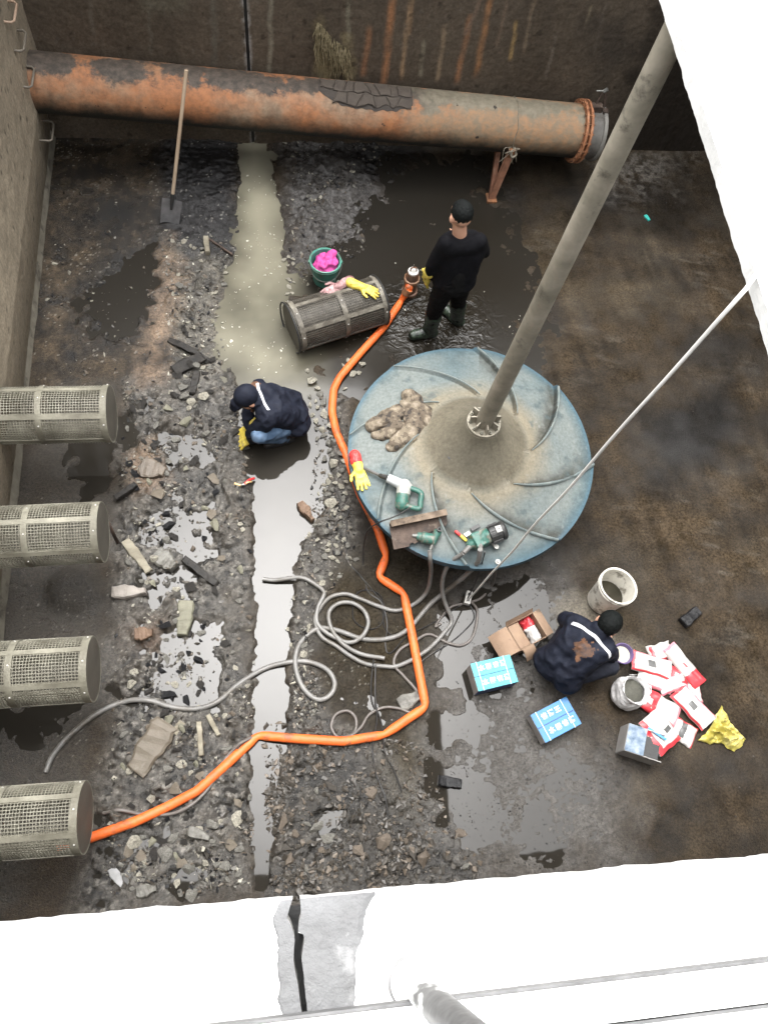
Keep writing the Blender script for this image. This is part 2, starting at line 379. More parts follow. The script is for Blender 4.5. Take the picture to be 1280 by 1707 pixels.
chan = pmk([(402,215),(440,215),(464,330),(476,440),(482,520),(505,600),(545,640),(550,780),(540,850),(505,900),(490,960),(480,1050),(478,1200),(462,1300),(452,1400),(447,1484),(424,1484),(420,1300),(424,1200),(426,1000),(424,830),(408,760),(395,640),(362,560),(385,480),(398,350)], .035, .055, 10)
chanU = pmk([(404,215),(436,215),(452,300),(470,430),(478,520),(500,590),(520,640),(470,690),(400,640),(352,575),(372,490),(398,420),(402,330)], .22, .22, 5)
waterM = pmk([(490,480),(560,400),(640,330),(645,270),(800,275),(850,390),(905,470),(880,600),(600,640),(575,690),(545,650),(500,590)], .3, .28)
waterH = pmk([(575,900),(720,930),(760,1000),(730,1120),(705,1180),(700,1330),(640,1240),(545,1180),(525,1090),(545,1000)], .08, .10)
wetR = pmk([(760,960),(900,930),(960,1030),(930,1200),(1010,1260),(1040,1430),(900,1490),(760,1440),(720,1350),(700,1230),(730,1130)], .25, .25)
leftS = pmk([(95,640),(200,640),(190,760),(180,950),(195,1100),(170,1200),(150,1330),(-40,1560),(-40,1000)], .1, .12)
pud = np.zeros_like(FX)
for L in ([(208,676),(243,672),(240,684),(210,686)], [(200,692),(240,690),(244,740),(206,752)], [(262,720),(345,714),(345,764),(285,775)], [(280,832),(358,840),(362,918),(320,945),(285,925),(244,912),(236,880)],
          [(236,958),(330,950),(335,1010),(300,1025),(240,1010)], [(252,1030),(366,1030),(368,1120),(362,1188),(256,1186)], [(195,1155),(250,1148),(248,1165),(200,1168)], [(164,1361),(197,1361),(195,1376),(166,1375)],
          [(236,1385),(279,1378),(275,1410),(240,1414)], [(275,1486),(312,1445),(361,1402),(358,1445),(330,1468),(295,1492)], [(177,1446),(212,1448),(205,1480),(182,1505)],
          [(525,1388),(545,1362),(568,1352),(565,1375),(545,1395)], [(742,1010),(800,1000),(822,1060),(790,1080),(775,1140),(746,1136)], [(725,1200),(800,1195),(798,1235),(740,1240)],
          [(712,1275),(800,1290),(830,1350),(790,1415),(750,1370),(722,1330)], [(120,740),(180,735),(190,800),(140,830)], [(190,450),(250,410),(262,470),(230,560),(160,560),(130,500)]):
    pud = np.maximum(pud, pmk(L, .05, .16, 9, 3))
humpS = np.exp(-(((FX-G(128,985).x)/.2)**2+((FY-G(128,985).y)/.17)**2)**2)
h = .022+.010*f1+.004*f2
rub = np.clip(rubL+rubR+rubT*.9+mudC*.8+mudTL*.6, 0, 1)
h += rub*(.004+.026*f2+.016*ridge*(1-patch)+chunk*1.25+.010*f3+.006*fbm(FX*45, FY*45, 2, 77))
f4 = fbm(FX*40, FY*40, 2, 7)
h = h*(1-wetR)+wetR*(.0012+.006*f2+.007*f3+.006*f4+.010*f1)
h = h*(1-leftS)+leftS*(.006+.022*f1+.012*f2)
h += humpS*.08
h = h*(1-waterH)+waterH*(.006+.010*f1+.007*f2+.004*f3+chunk*.3)
deep = np.clip(np.maximum.reduce([chan, chanU, waterM]), 0, 1)
h = h*(1-deep)+deep*(-.035+.012*f2+chunk*.9*(1-chan))
h = h-pud*np.clip(.056+.012*f2-chunk*.3, 0, .1)
HF = h
def hz(x, y):
    i = int(np.clip((x-gx[0])/st, 0, len(gx)-1)); j = int(np.clip((y-gy[0])/st, 0, len(gy)-1)); return max(float(HF[j, i]), 0.)
def P(px, py, dz=0.):                         # point on the ground under a pixel
    g = G(px, py); return Vector((g.x, g.y, hz(g.x, g.y)+dz))
col = np.ones(FX.shape+(3,))*np.array((.029,.0215,.0138))
col *= (1+.55*f1+.5*f2+.25*f3)[..., None]
ochre = np.clip(fbm(FX*2.2, FY*2.2, 5, 9)*2.2-.25, 0, 1)*np.clip((FX-.6)*2, 0, 1); col = lerp(col, ochre*.6, (.055,.043,.028))
rs_ = np.clip((FX-.9)*1.5, 0, 1); col *= (1+rs_*(.5*fbm(FX*10+FY*1.5, FY*2.2, 4, 81)+.45*fbm(FX*3.2, FY*8-FX*1.3, 4, 83)))[..., None]
scuff = np.clip(fbm(FX*4, FY*13+FX*3, 4, 85)*3-.75, 0, 1)*rs_*np.clip(.4+1.5*f1, 0, 1); col = lerp(col, scuff*.45, (.085,.075,.06))
blackp = np.clip(fbm(FX*1.1, FY*1.1, 4, 15)*2.6-.35, 0, 1)*np.clip((FX-.6)*2, 0, 1); col = lerp(col, blackp*.75, (.010,.0085,.007))
gm = .10*(1+.5*f2)*(1+.9*(v2-.5)+.7*(vq-.5))+.10*((v2 > .80)*(w2 < .5))-.05*((v2 < .25)*(w2 < .55))+.08*f3*patch; gm = gm*(.35+.65*patch)+(1-patch)*.65*.075*(1+.6*f2); gm = np.clip(gm*.62, .010, .26)
grey = np.stack([gm, gm*.93, gm*.82], -1)
col = lerp(col, np.clip(rubL*.95+rubR*.85, 0, 1), grey)
col = lerp(col, np.clip(np.clip(f2*2-.1, 0, 1)*rub*.6, 0, 1), (.055,.046,.036))
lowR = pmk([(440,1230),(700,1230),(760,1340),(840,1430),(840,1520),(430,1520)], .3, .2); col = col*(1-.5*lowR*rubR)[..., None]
col = lerp(col, waterH*.9, np.stack([.026+.012*f2+.01*f3, .0215+.010*f2+.01*f3, .015+.007*f2+.008*f3], -1))
col = lerp(col, rubT*.8, (.085,.078,.064))
col = lerp(col, mudC*.8, np.stack([.045+.05*(v2 > .62), .042+.05*(v2 > .62), .040+.05*(v2 > .62)], -1))
col = lerp(col, mudTL*.92, (.012,.012,.013))
col = lerp(col, pmk([(640,1240),(700,1230),(705,1330),(690,1350),(650,1320)], .15, .1)*.6, (.06,.05,.032))
tanz = np.maximum.reduce([pmk([(255,420),(285,400),(300,470),(282,560),(270,640),(240,640),(235,560)], .1, .12), pmk([(225,750),(262,735),(276,770),(268,815),(225,830),(215,790)], .08, .08), pmk([(210,1050),(258,1045),(255,1080),(215,1085)], .12, .12)*.4])
col = lerp(col, tanz*.85, (.15,.105,.070)); col = lerp(col, pmk([(238,775),(275,770),(272,810),(240,812)], .1, .1)*.4, (.12,.07,.042))
col = lerp(col, pmk([(232,1052),(258,1050),(256,1072),(236,1074)], .1, .1)*.4, (.11,.055,.03))
for L in ([(170,330),(240,330),(260,370),(190,390),(120,370)], [(130,460),(250,400),(265,470),(230,580),(140,590)], [(1060,690),(1210,640),(1230,760),(1090,820)], [(560,225),(700,225),(690,300),(600,300)], [(100,960),(165,960),(160,1020),(110,1015)]):
    col = lerp(col, pmk(L, .16, .2)*.9, (.007,.0065,.006))
col = lerp(col, leftS*.6, (.040,.036,.030)); col = lerp(col, wetR*.8, np.stack([.058+.04*f3+.02*f2, .054+.04*f3+.02*f2, .049+.04*f3+.02*f2], -1))
wk_, vk_ = worley(FX*32, FY*32, 6); speck = (wk_ < .05+.12*vk_)*(vk_ > .62)*(fbm(FX*1.7, FY*1.7, 4, 61)+.6*f2 > .36)*(FX < 1.2); col = lerp(col, speck*.5, (.24,.23,.2))
palez = pmk([(990,250),(1120,255),(1130,290),(1060,330),(1010,320)], .25, .3)*np.clip(.5+f3*1.6, 0, 1); col = lerp(col, palez*.6, (.15,.14,.125))
slz = pmk([(930,1010),(985,1000),(1020,1060),(1050,1080),(1020,1115),(990,1060),(940,1040)], .12, .12); col = lerp(col, slz*.7, (.17,.15,.115))
far = np.clip((FY-3.4)*1.2, 0, 1)*np.clip((.2-FX)*2, 0, 1); col = np.clip(col*(1+far*(.9*f2+.8*f3+.4*(v2-.5)))[..., None], .004, 1)
wk2, vk2 = worley(FX*22, FY*22, 16); col = lerp(col, (wk2 < .04+.16*vk2)*(vk2 > .7)*(f2 > .05)*far*.7, (.2,.19,.165))
rgh = np.clip(.48-.16*far+.16*f2-.26*rub+.1*f1-.30*wetR+.12*waterH-.15*leftS+.10*np.clip(FX-1.6, 0, 1)*(1-wetR)-.10*np.clip(fbm(FX*1.5, FY*2.2, 4, 93)*2.5, 0, 1), .16, .85)
floor_mat = attr_mat('wet_sludge_concrete', 55, .6, .8, .014, 75)
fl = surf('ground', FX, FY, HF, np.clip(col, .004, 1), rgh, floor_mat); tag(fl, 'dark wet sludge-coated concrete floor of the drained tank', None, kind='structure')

# standing water: one level sheet, silty where the sediment is stirred up
wx = np.arange(XL-.1, XR+.05, .03); wy = np.arange(YN-.3, YB+.05, .03); WX, WY = np.meshgrid(wx, wy)
def pmw(L, soft, wob=.1, ws=3, s=0): return polymask(pxpoly(L), WX, WY, soft, wob, ws, s)
wc = np.ones(WX.shape+(3,))*np.array((.018,.016,.013)); wf = fbm(WX*2, WY*2, 5, 22)
silt = pmw([(402,225),(440,225),(462,330),(476,440),(478,520),(520,640),(420,665),(370,600),(345,560),(375,480),(398,350)], .3, .22)
wc = lerp(wc, np.clip(silt*(.75+1.1*wf), 0, 1), (.235,.222,.165))
wc = lerp(wc, pmw([(405,240),(440,240),(470,420),(470,470),(410,470)], .16)*.5, (.29,.272,.205))
wc = lerp(wc, pmw([(480,560),(650,520),(800,380),(880,470),(860,600),(600,640),(560,660)], .6, .3)*.9, (.012,.0095,.006))
wc = lerp(wc, pmw([(420,760),(545,760),(540,860),(480,960),(425,960)], .2)*.3, (.06,.055,.047))
wc = lerp(wc, pmw([(560,900),(720,930),(760,1000),(700,1180),(700,1330),(545,1180)], .3)*.7, (.022,.018,.013))
rip = np.exp(-((WX-G(700,515).x)**2+(WY-G(700,515).y)**2)/.12)+.8*np.exp(-((WX-G(745,535).x)**2+(WY-G(745,535).y)**2)/.10)
nw = NT('murky_water'); a = nw.n('ShaderNodeAttribute', attribute_name='Col'); rp = nw.n('ShaderNodeAttribute', attribute_name='Rip')
rw_ = nw.n('ShaderNodeAttribute', attribute_name='Rgh'); nw.set(a.outputs['Color'], rw_.outputs['Fac'], ior=1.34, spec=.47)
hh = nw.math('ADD', nw.math('MULTIPLY', nw.noise(9, 3, .5, dist=1.5), nw.math('MULTIPLY', rp.outputs['Fac'], 1.2)), nw.math('MULTIPLY', nw.noise(2.5, 2, .5), .06))
nw.bump(hh, .5, .05)
wo = surf('water', WX, WY, np.zeros_like(WX), wc, .03+.2*np.clip((WY-3.5)*1.2, 0, 1), nw.m, rip); tag(wo, 'shallow murky water lying in the channel and puddles', None, kind='structure')

# ---------------------------------------------------------------- walls
wall_mat = attr_mat('stained_concrete_wall', 40, .3, .35, .006, 60)
def streakmask(X, Z, a, b, w):
    x0, z0 = a; x1, z1 = b; t = (Z-z1)/((z0-z1) or 1e-6); cx = x1+(x0-x1)*t+.02*fbm(Z*5+x0*9, Z*0+x0, 3, 4)
    return np.clip(1-np.abs(X-cx)/w, 0, 1)*np.clip((t+.05)*8, 0, 1)*np.clip((1.1-t)*8, 0, 1)*np.clip(.75+.7*fbm(X*30, Z*9, 3, 6), 0, 1)
JX = -.185
bw = thing('back_wall', (1.35, YB, 0), 'tall brown stained concrete wall with rust streaks behind the big pipe', 'wall')
STK = [((655,0),(637,146),.035,(.20,.10,.052)), ((614,48),(607,127),.03,(.16,.085,.048)), ((685,5),(668,130),.022,(.19,.13,.08)), ((707,70),(701,128),.022,(.13,.115,.085)), ((742,48),(729,135),.022,(.16,.12,.08)),
       ((783,32),(761,138),.028,(.19,.10,.055)), ((817,0),(792,126),.03,(.19,.10,.05)), ((860,38),(850,100),.02,(.19,.13,.06)), ((453,0),(450,122),.022,(.13,.118,.09)), ((580,4),(582,70),.02,(.13,.12,.09)),
       ((800,0),(775,60),.02,(.11,.08,.06)), ((845,0),(828,80),.018,(.1,.075,.055)), ((985,10),(975,45),.015,(.12,.1,.07)), ((925,60),(910,130),.02,(.09,.075,.06)), ((690,0),(683,60),.015,(.15,.10,.06)), ((532,60),(535,150),.02,(.15,.13,.08)),
       ((1010,5),(990,90),.018,(.085,.07,.055)), ((890,0),(872,90),.018,(.11,.085,.06)), ((250,0),(252,90),.02,(.075,.066,.052)), ((355,0),(358,110),.03,(.078,.07,.056)), ((150,0),(158,60),.02,(.085,.075,.06))]
for x0, x1 in ((XL-.3, JX-.014), (JX+.014, XR+.3)):
    ax_ = np.arange(x0, x1+.015, .016); ax_[-1] = x1; az_ = np.concatenate([np.arange(-.1, 2.6, .018), np.linspace(2.6, ZT, 12)])
    BX, BZ = np.meshgrid(ax_, az_); edge = np.minimum(np.abs(BX-JX), .2)
    g1 = fbm(BX*1.2, BZ*.8, 5, 31); g2 = fbm(BX*14, BZ*3, 4, 33); g3 = fbm(BX*30, BZ*30, 3, 35)
    c = np.ones(BX.shape+(3,))*np.array((.092,.074,.056))*(1+.45*g1+.25*g2+.2*g3)[..., None]
    c = lerp(c, np.clip(g1*2-.4, 0, 1)*.5, (.16,.135,.105))
    for a, b, wd, cc in STK:
        A = GY(*a, YB); B = GY(*b, YB); c = lerp(c, np.clip(streakmask(BX, BZ, (A.x, A.z), (B.x, B.z), wd*1.35)*1.25, 0, 1), np.array(cc)*1.45)
    def pw(L, soft=.05, wob=.08): return polymask([(GY(u, v, YB).x, GY(u, v, YB).z) for u, v in L], BX, BZ, soft, wob, 6, 8)
    c = lerp(c, pw([(523,40),(533,25),(546,52),(574,62),(588,100),(587,150),(528,150),(526,90)])*np.clip(.55+g2*1.6, 0, 1), (.23,.19,.105))
    c = lerp(c, pw([(230,-30),(315,-30),(312,18),(285,26),(235,12)])*.6, (.11,.10,.075))
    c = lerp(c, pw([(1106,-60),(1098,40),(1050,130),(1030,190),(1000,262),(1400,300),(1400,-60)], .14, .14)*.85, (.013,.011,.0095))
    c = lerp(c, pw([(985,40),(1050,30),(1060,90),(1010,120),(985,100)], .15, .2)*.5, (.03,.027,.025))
    spk = (worley(BX*9, BZ*9, 3)[0] < .16)*(worley(BX*9, BZ*9, 3)[1] > .7); c = lerp(c, spk*.25*(g1 > .05), (.12,.11,.095))
    dsp = (worley(BX*5, BZ*5, 5)[0] < .12)*(worley(BX*5, BZ*5, 5)[1] > .6); c = lerp(c, dsp*.55*(g2 > .0), (.03,.024,.019))
    c = lerp(c, np.clip(1-edge/.045, 0, 1)*np.clip(.5+g3*2+g2, 0, 1), (.34,.33,.32))
    BY = YB+.012*g1*(edge > .03)+.005*g3
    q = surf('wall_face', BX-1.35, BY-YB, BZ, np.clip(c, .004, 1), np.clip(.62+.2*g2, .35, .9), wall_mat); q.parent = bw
MB().box((JX, YB+.05, ZT/2), (.2, .06, ZT)).build('joint_filler', blackrub, bw)
wall_plain = pm('plain_tank_concrete', [(.055,.046,.037), (.085,.074,.06)], 2, .7, .4, 40)
MB().box((1.35, YB+.2, ZT/2-.1), (7.6, .3, ZT+.18)).build('wall_core', wall_plain, bw)
lw = thing('left_wall', (XL, 3.3, 0), 'brown concrete side wall with iron rungs and pale fillet at its foot', 'wall')
ay_ = np.arange(YN-.4, YB+.05, .02); az_ = np.concatenate([np.arange(-.1, 2.8, .02), np.linspace(2.8, ZT, 12)]); LY, LZ = np.meshgrid(ay_, az_)
g1 = fbm(LY*1.1, LZ*1.1, 5, 41); g2 = fbm(LY*10, LZ*4, 4, 43); g3 = fbm(LY*25, LZ*25, 3, 45)
c = np.ones(LY.shape+(3,))*np.array((.25,.213,.16))*(1+.35*g1+.2*g2+.2*g3)[..., None]
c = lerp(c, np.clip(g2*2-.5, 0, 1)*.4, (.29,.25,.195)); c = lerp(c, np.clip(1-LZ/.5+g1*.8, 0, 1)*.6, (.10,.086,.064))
spk = (worley(LY*6, LZ*6, 3)[0] < .1)*(worley(LY*6, LZ*6, 3)[1] > .6); c = lerp(c, spk*.7, (.02,.016,.013))
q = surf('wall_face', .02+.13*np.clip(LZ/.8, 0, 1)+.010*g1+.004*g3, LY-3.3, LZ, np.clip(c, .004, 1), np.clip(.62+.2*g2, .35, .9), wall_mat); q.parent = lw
MB().box((XL-.2, 3.2, ZT/2-.1), (.3, 7.3, ZT+.18)).build('wall_core', wall_plain, lw)
filletm = pm('pale_mortar_fillet', [(.10,.09,.068), (.18,.165,.13)], 9, .75, .5, 40, dirt=MUD, dlo=.52)
m = MB(); n = 60
for i in range(n+1):
    y = YN-.3+(YB-YN+.35)*i/n; wv = .075+.012*mnoise.noise(Vector((y*4, 1, 0))); m.v += [(XL-.02, y, .17+.03*mnoise.noise(Vector((y*3, 5, 0)))), (XL+wv*.5, y, .11), (XL+wv, y, -.02), (XL-.02, y, -.02)]
for i in range(n):
    for k in range(4): q = (k+1) % 4; m.f.append((i*4+k, i*4+q, i*4+4+q, i*4+4+k)); m.m.append(0)
m.f += [(0,1,2,3), tuple(n*4+k for k in range(4))]; m.m += [0, 0]
m.build('fillet', filletm, lw, smooth=40)
rw = MB().box((XR+.15, 3.3, ZT/2-.1), (.3, 7.6, ZT+.18)).build('right_wall', wall_plain); tag(rw, None, None, kind='structure')

# near edge: bright coping slab at ground level with an open joint, and the wall below it
slabm = pm('sunlit_white_concrete', [(.50,.5,.485), (.60,.595,.58), (.66,.655,.64)], 3, .8, .3, 50, dirt=(.42,.41,.39), dscale=2.5, dlo=.62, dhi=.8)
def plate(outline, z0, z1):
    m = MB(); k = len(outline); m.v = [(x, y, z0) for x, y in outline]+[(x, y, z1) for x, y in outline]
    m.f = [tuple(range(k))[::-1], tuple(range(k, 2*k))]+[(i, (i+1) % k, k+(i+1) % k, k+i) for i in range(k)]; m.m = [0]*len(m.f); return m
def jag(p, q, step=.02, amp=.006, s=0):
    p = Vector(p); q = Vector(q); n = max(2, int((q-p).length/step)); d = (q-p).normalized(); nn = Vector((-d.y, d.x)); out = []
    for i in range(n):
        t = p.lerp(q, i/n); k = mnoise.noise(Vector((t.x*14, t.y*14, s)))+.6*mnoise.noise(Vector((t.x*45, t.y*45, s))); out.append(tuple(t+nn*k*amp))
    return out
nwall = thing('near_wall', (.4, -.3, 0), 'sunlit white concrete coping at the near edge with a black open joint', 'wall')
JN = [G(494,1498,ZT), G(490,1530,ZT), G(493,1555,ZT), G(500,1560,ZT), G(496,1600,ZT), G(502,1640,ZT), G(508,1690,ZT), G(512,1800,ZT), G(514,2100,ZT)]
JW = [.007,.013,.004,.010,.008,.007,.007,.008,.008]
YE = G(494,1497,ZT).y
jl = []; jr = []
for k in range(len(JN)-1):
    for i in range(6):
        t = i/6; p = JN[k].lerp(JN[k+1], t); wv = JW[k]*(1-t)+JW[k+1]*t+.003*mnoise.noise(p*60); jl.append((p.x-wv, p.y)); jr.append((p.x+wv, p.y))
jl[0] = (jl[0][0], YE); jr[0] = (jr[0][0], YE); yb = jl[-1][1]
EL = G(-200,1545,ZT); ER = G(1500,1421,ZT)
lo = [(-3.2, -1.2), (-3.2, EL.y)]+jag((-3.2, EL.y), (jl[0][0], YE), .015, .004, 1)[1:]+jl+[(jl[-1][0], -1.2)]
ro = [(jr[-1][0], -1.2)]+jr[::-1]+jag((jr[0][0], YE), (5.6, YE), .015, .004, 2)[1:]+[(5.6, YE), (5.6, -1.2)]
plate(lo, ZT-.16, ZT).build('coping_slab', slabm, nwall); plate(ro, ZT-.16, ZT).build('coping_slab', slabm, nwall)
MB().box((1.2, -.62, ZT/2-.13), (8.4, .3, ZT-.08)).build('wall_core', wall_plain, nwall)
MB().box((.02, -.62, ZT-.2), (.3, 1.1, .05)).build('joint_filler', blackrub, nwall)
mort = pm('grey_mortar_repair', [(.075,.075,.076), (.105,.106,.108), (.14,.142,.145)], 7, .7, .5, 22, dirt=(.2,.2,.2), dscale=9, dlo=.58, dhi=.75, dist=.02)
def strip(edge, outer, sgn, s, z=.006):          # repair mortar between the joint and a ragged outer line
    m = MB(); E = [p for p in edge if p[1] > -.7]; out = sorted([tuple(G(a, b, ZT))[:2] for a, b in outer], key=lambda p: -p[1]); rows = 90; NC = 10
    ya, yc = YE-.001, -.6; es = sorted(E, key=lambda p: -p[1])
    for i in range(rows+1):
        y = ya+(yc-ya)*i/rows; x0 = float(np.interp(-y, [-p[1] for p in es], [p[0] for p in es])); x1 = float(np.interp(-y, [-p[1] for p in out], [p[0] for p in out]))
        x1 += .006*mnoise.noise(Vector((y*40, s, 0)))+.004*mnoise.noise(Vector((y*120, s, 3)))
        for k in range(NC+1):
            t = k/NC; x = x0+(x1-x0)*t-sgn*.0005; m.v.append((x, y, ZT+(z+.0025*mnoise.noise(Vector((x*25, y*12, s)))) if k < NC else ZT-.004))
    for i in range(rows):
        for k in range(NC): m.f.append((i*(NC+1)+k, i*(NC+1)+k+1, (i+1)*(NC+1)+k+1, (i+1)*(NC+1)+k)); m.m.append(0)
    return m
strip(jl, [(470,1498), (453,1530), (461,1570), (462,1640), (470,1740), (470,1900)], -1, 5).build('mortar_patch', mort, nwall, smooth=True)
strip(jr, [(632,1491), (612,1520), (612,1555), (598,1590), (597,1640), (596,1700), (590,1760), (590,1900)], 1, 9).build('mortar_patch', mort, nwall, smooth=True)

# walkway bridge over the tank (top right) that carries the shaft
PX = G(1190,300,ZT-.045).x
wk = thing('walkway', (PX+.43, 3.3, ZT), 'sunlit white concrete walkway slab jutting over the tank at upper right', 'walkway')
plate([(PX+.6, YE+.004), (PX+.6, YB-.03)]+jag((PX, YB-.03), (PX, YE+.004), .012, .004, 3)+[(PX, YE+.004)], ZT-.045, ZT+.004).build('deck_slab', slabm, wk)
MB().box((PX+.4, 3.3, ZT-.2), (.28, 6.7, .3)).build('beam', wall_plain, wk)
# ground level around the tank
gl = MB(); slab2 = pm('yard_concrete', [(.3,.3,.29), (.38,.38,.37)], 2, .85, .3, 40)
for c_, s_ in (((1.2, -31.2, ZT-.08), (80, 60, .16)), ((1.2, YB+30.35, ZT-.08), (80, 60, .16)), ((XL-19.2, 3, ZT-.08), (38, 7.4, .16)), ((XR+19.3, 3, ZT-.08), (38, 7.4, .16))): gl.box(c_, s_)
o = gl.build('yard', slab2); tag(o, None, None, kind='structure')

# ================================================================ the things
# ---------------------------------------------------------------- big rusty pipe
def pipe_mat():
    n = NT('rusty_mud_caked_pipe'); x, y, z = n.sep()                         # local: x along the pipe, z up
    nz = n.noise(3.2, 6, .7); n2 = n.noise(14, 5, .7, w=3.); n3 = n.noise(1.3, 5, .65, w=9.)
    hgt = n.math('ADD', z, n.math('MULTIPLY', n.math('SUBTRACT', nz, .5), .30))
    side = n.mix(n.ramp(n3, [(.34, 0.), (.52, 1.)]), (.27,.195,.13), (.35,.145,.06))
    side = n.mix(n.ramp(n2, [(.35, .55), (.6, 0.)]), side, (.085,.052,.032))
    topc = n.mix(n.ramp(n2, [(.4, 0.), (.62, 1.)]), (.040,.032,.025), (.09,.07,.055))
    tanc = n.mix(n.ramp(n2, [(.35, 0.), (.7, 1.)]), (.15,.132,.094), (.24,.21,.155))
    left = n.ramp(n.math('ADD', n.math('MULTIPLY', x, .2), n.math('MULTIPLY', n.math('SUBTRACT', nz, .5), .35)), [(.13, 0.), (.24, 1.)])
    topc = n.mix(left, topc, tanc)
    side = n.mix(n.math('MULTIPLY', left, .85), side, n.mix(n.ramp(n2, [(.4, 0.), (.65, 1.)]), (.21,.17,.115), (.32,.195,.105)))
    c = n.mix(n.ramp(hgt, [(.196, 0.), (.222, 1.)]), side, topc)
    c = n.mix(n.ramp(n.math('MULTIPLY', n.math('ADD', hgt, .20), 1.), [(.10, 1.), (.27, 0.)]), c, (.018,.017,.012))  # underside shade put into the colour: darkens towards the bottom
    c = n.mix(n.ramp(n.noise(8, 4, .6, w=15.), [(.68, 0.), (.71, 1.)]), c, (.03,.022,.018))
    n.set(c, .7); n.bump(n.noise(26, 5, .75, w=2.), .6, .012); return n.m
A = GY(20,135,6.38); B = GY(965,219,6.38); A.x = XL+.1
pdir = (B-A).normalized(); pmid = (A+B)/2; PR = .243
Mp = Matrix((pdir, Vector((0,0,1)).cross(pdir).normalized(), pdir.cross(Vector((0,0,1)).cross(pdir)).normalized())).transposed()
pipe = thing('rusty_pipe', pmid, 'big rusty mud-caked pipe running along the back wall with flanged end', 'pipe')
L2 = (B-A).length/2
m = MB(); m.lathe([(PR, -L2)]+[(PR+.002*mnoise.noise(Vector((k*.7, 0, 3))), -L2+2*L2*k/60) for k in range(1, 60)]+[(PR, L2), (PR-.02, L2), (PR-.02, -L2)], 48, (0,0,0), frame((1,0,0), (0,0,1)), close=False)
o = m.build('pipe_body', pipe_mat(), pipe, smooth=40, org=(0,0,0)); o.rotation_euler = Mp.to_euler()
def onpipe(t): return A.lerp(B, t)
def ring(m, c, r0, r1, wd, n=40): return m.lathe([(r0, -wd/2), (r1, -wd/2), (r1, wd/2), (r0, wd/2), (r0, -wd/2)], n, c, frame(pdir), close=False)
flr = pm('orange_rusty_flange', [(.16,.065,.03), (.36,.15,.07), (.45,.24,.14)], 14, .75, .5)
for off in (-.035, .012): ring(MB(), B+pdir*off, PR-.03, PR+.045, .022).build('flange', flr, pipe, smooth=35)
for k in range(20):
    a = 2*math.pi*k/20; q = B+pdir*-.012+Mp@Vector((0, math.cos(a), math.sin(a)))*(PR+.027)
    m = MB(); m.lathe([(.011, -.05), (.011, .05)], 6, q, frame(pdir)); m.build('bolt', rust, pipe)
valve_m = pm('grey_cast_valve', [(.075,.072,.066), (.15,.142,.128)], 8, .6, .4, dirt=(.05,.042,.034))
m = MB(); m.lathe([(PR-.005, .02), (PR-.002, .15), (PR-.03, .16), (PR-.03, .02)], 40, B, frame(pdir), close=False); m.build('valve_body', valve_m, pipe, smooth=40)
ring(MB(), B+pdir*.165, PR-.05, PR+.012, .035).build('clamp_ring', pm('clamp_ring_steel', [(.13,.125,.112), (.22,.21,.19)], 9, .55, .3), pipe, smooth=35)
m = MB(); m.lathe([(0, .17), (PR-.03, .172)], 40, B, frame(pdir)); m.build('flap_disc', capm, pipe)
vt = B+pdir*.12+Vector((0, .02, PR)); m = MB(); m.box(vt+Vector((-.03,0,.02)), (.10,.07,.07)); m.build('hinge_block', darkrust, pipe)
m = MB(); m.tube([vt+Vector((.05,.02,.02)), vt+Vector((.02,.05,.17))], .014, 8); m.tube([vt+Vector((-.04,.02,.04)), vt+Vector((0,.05,.17))], .010, 8); m.build('hinge_arm', darkrust, pipe, smooth=40)
m = MB(); m.tube([vt+Vector((-.07,.05,.165)), vt+Vector((.03,.05,.17))], .008, 8); m.tube([vt+Vector((.0,.05,.16)), vt+Vector((.03,.05,.19))], .018, 8); m.build('hinge_pin', steel, pipe, smooth=40)
m = MB(); m.box(vt+Vector((.06,-.02,-.01)), (.05,.06,.05)); m.tube([vt+Vector((.06,-.06,-.04)), vt+Vector((.06,.0,-.03))], .026, 10); m.build('lug', darkrust, pipe, smooth=40)
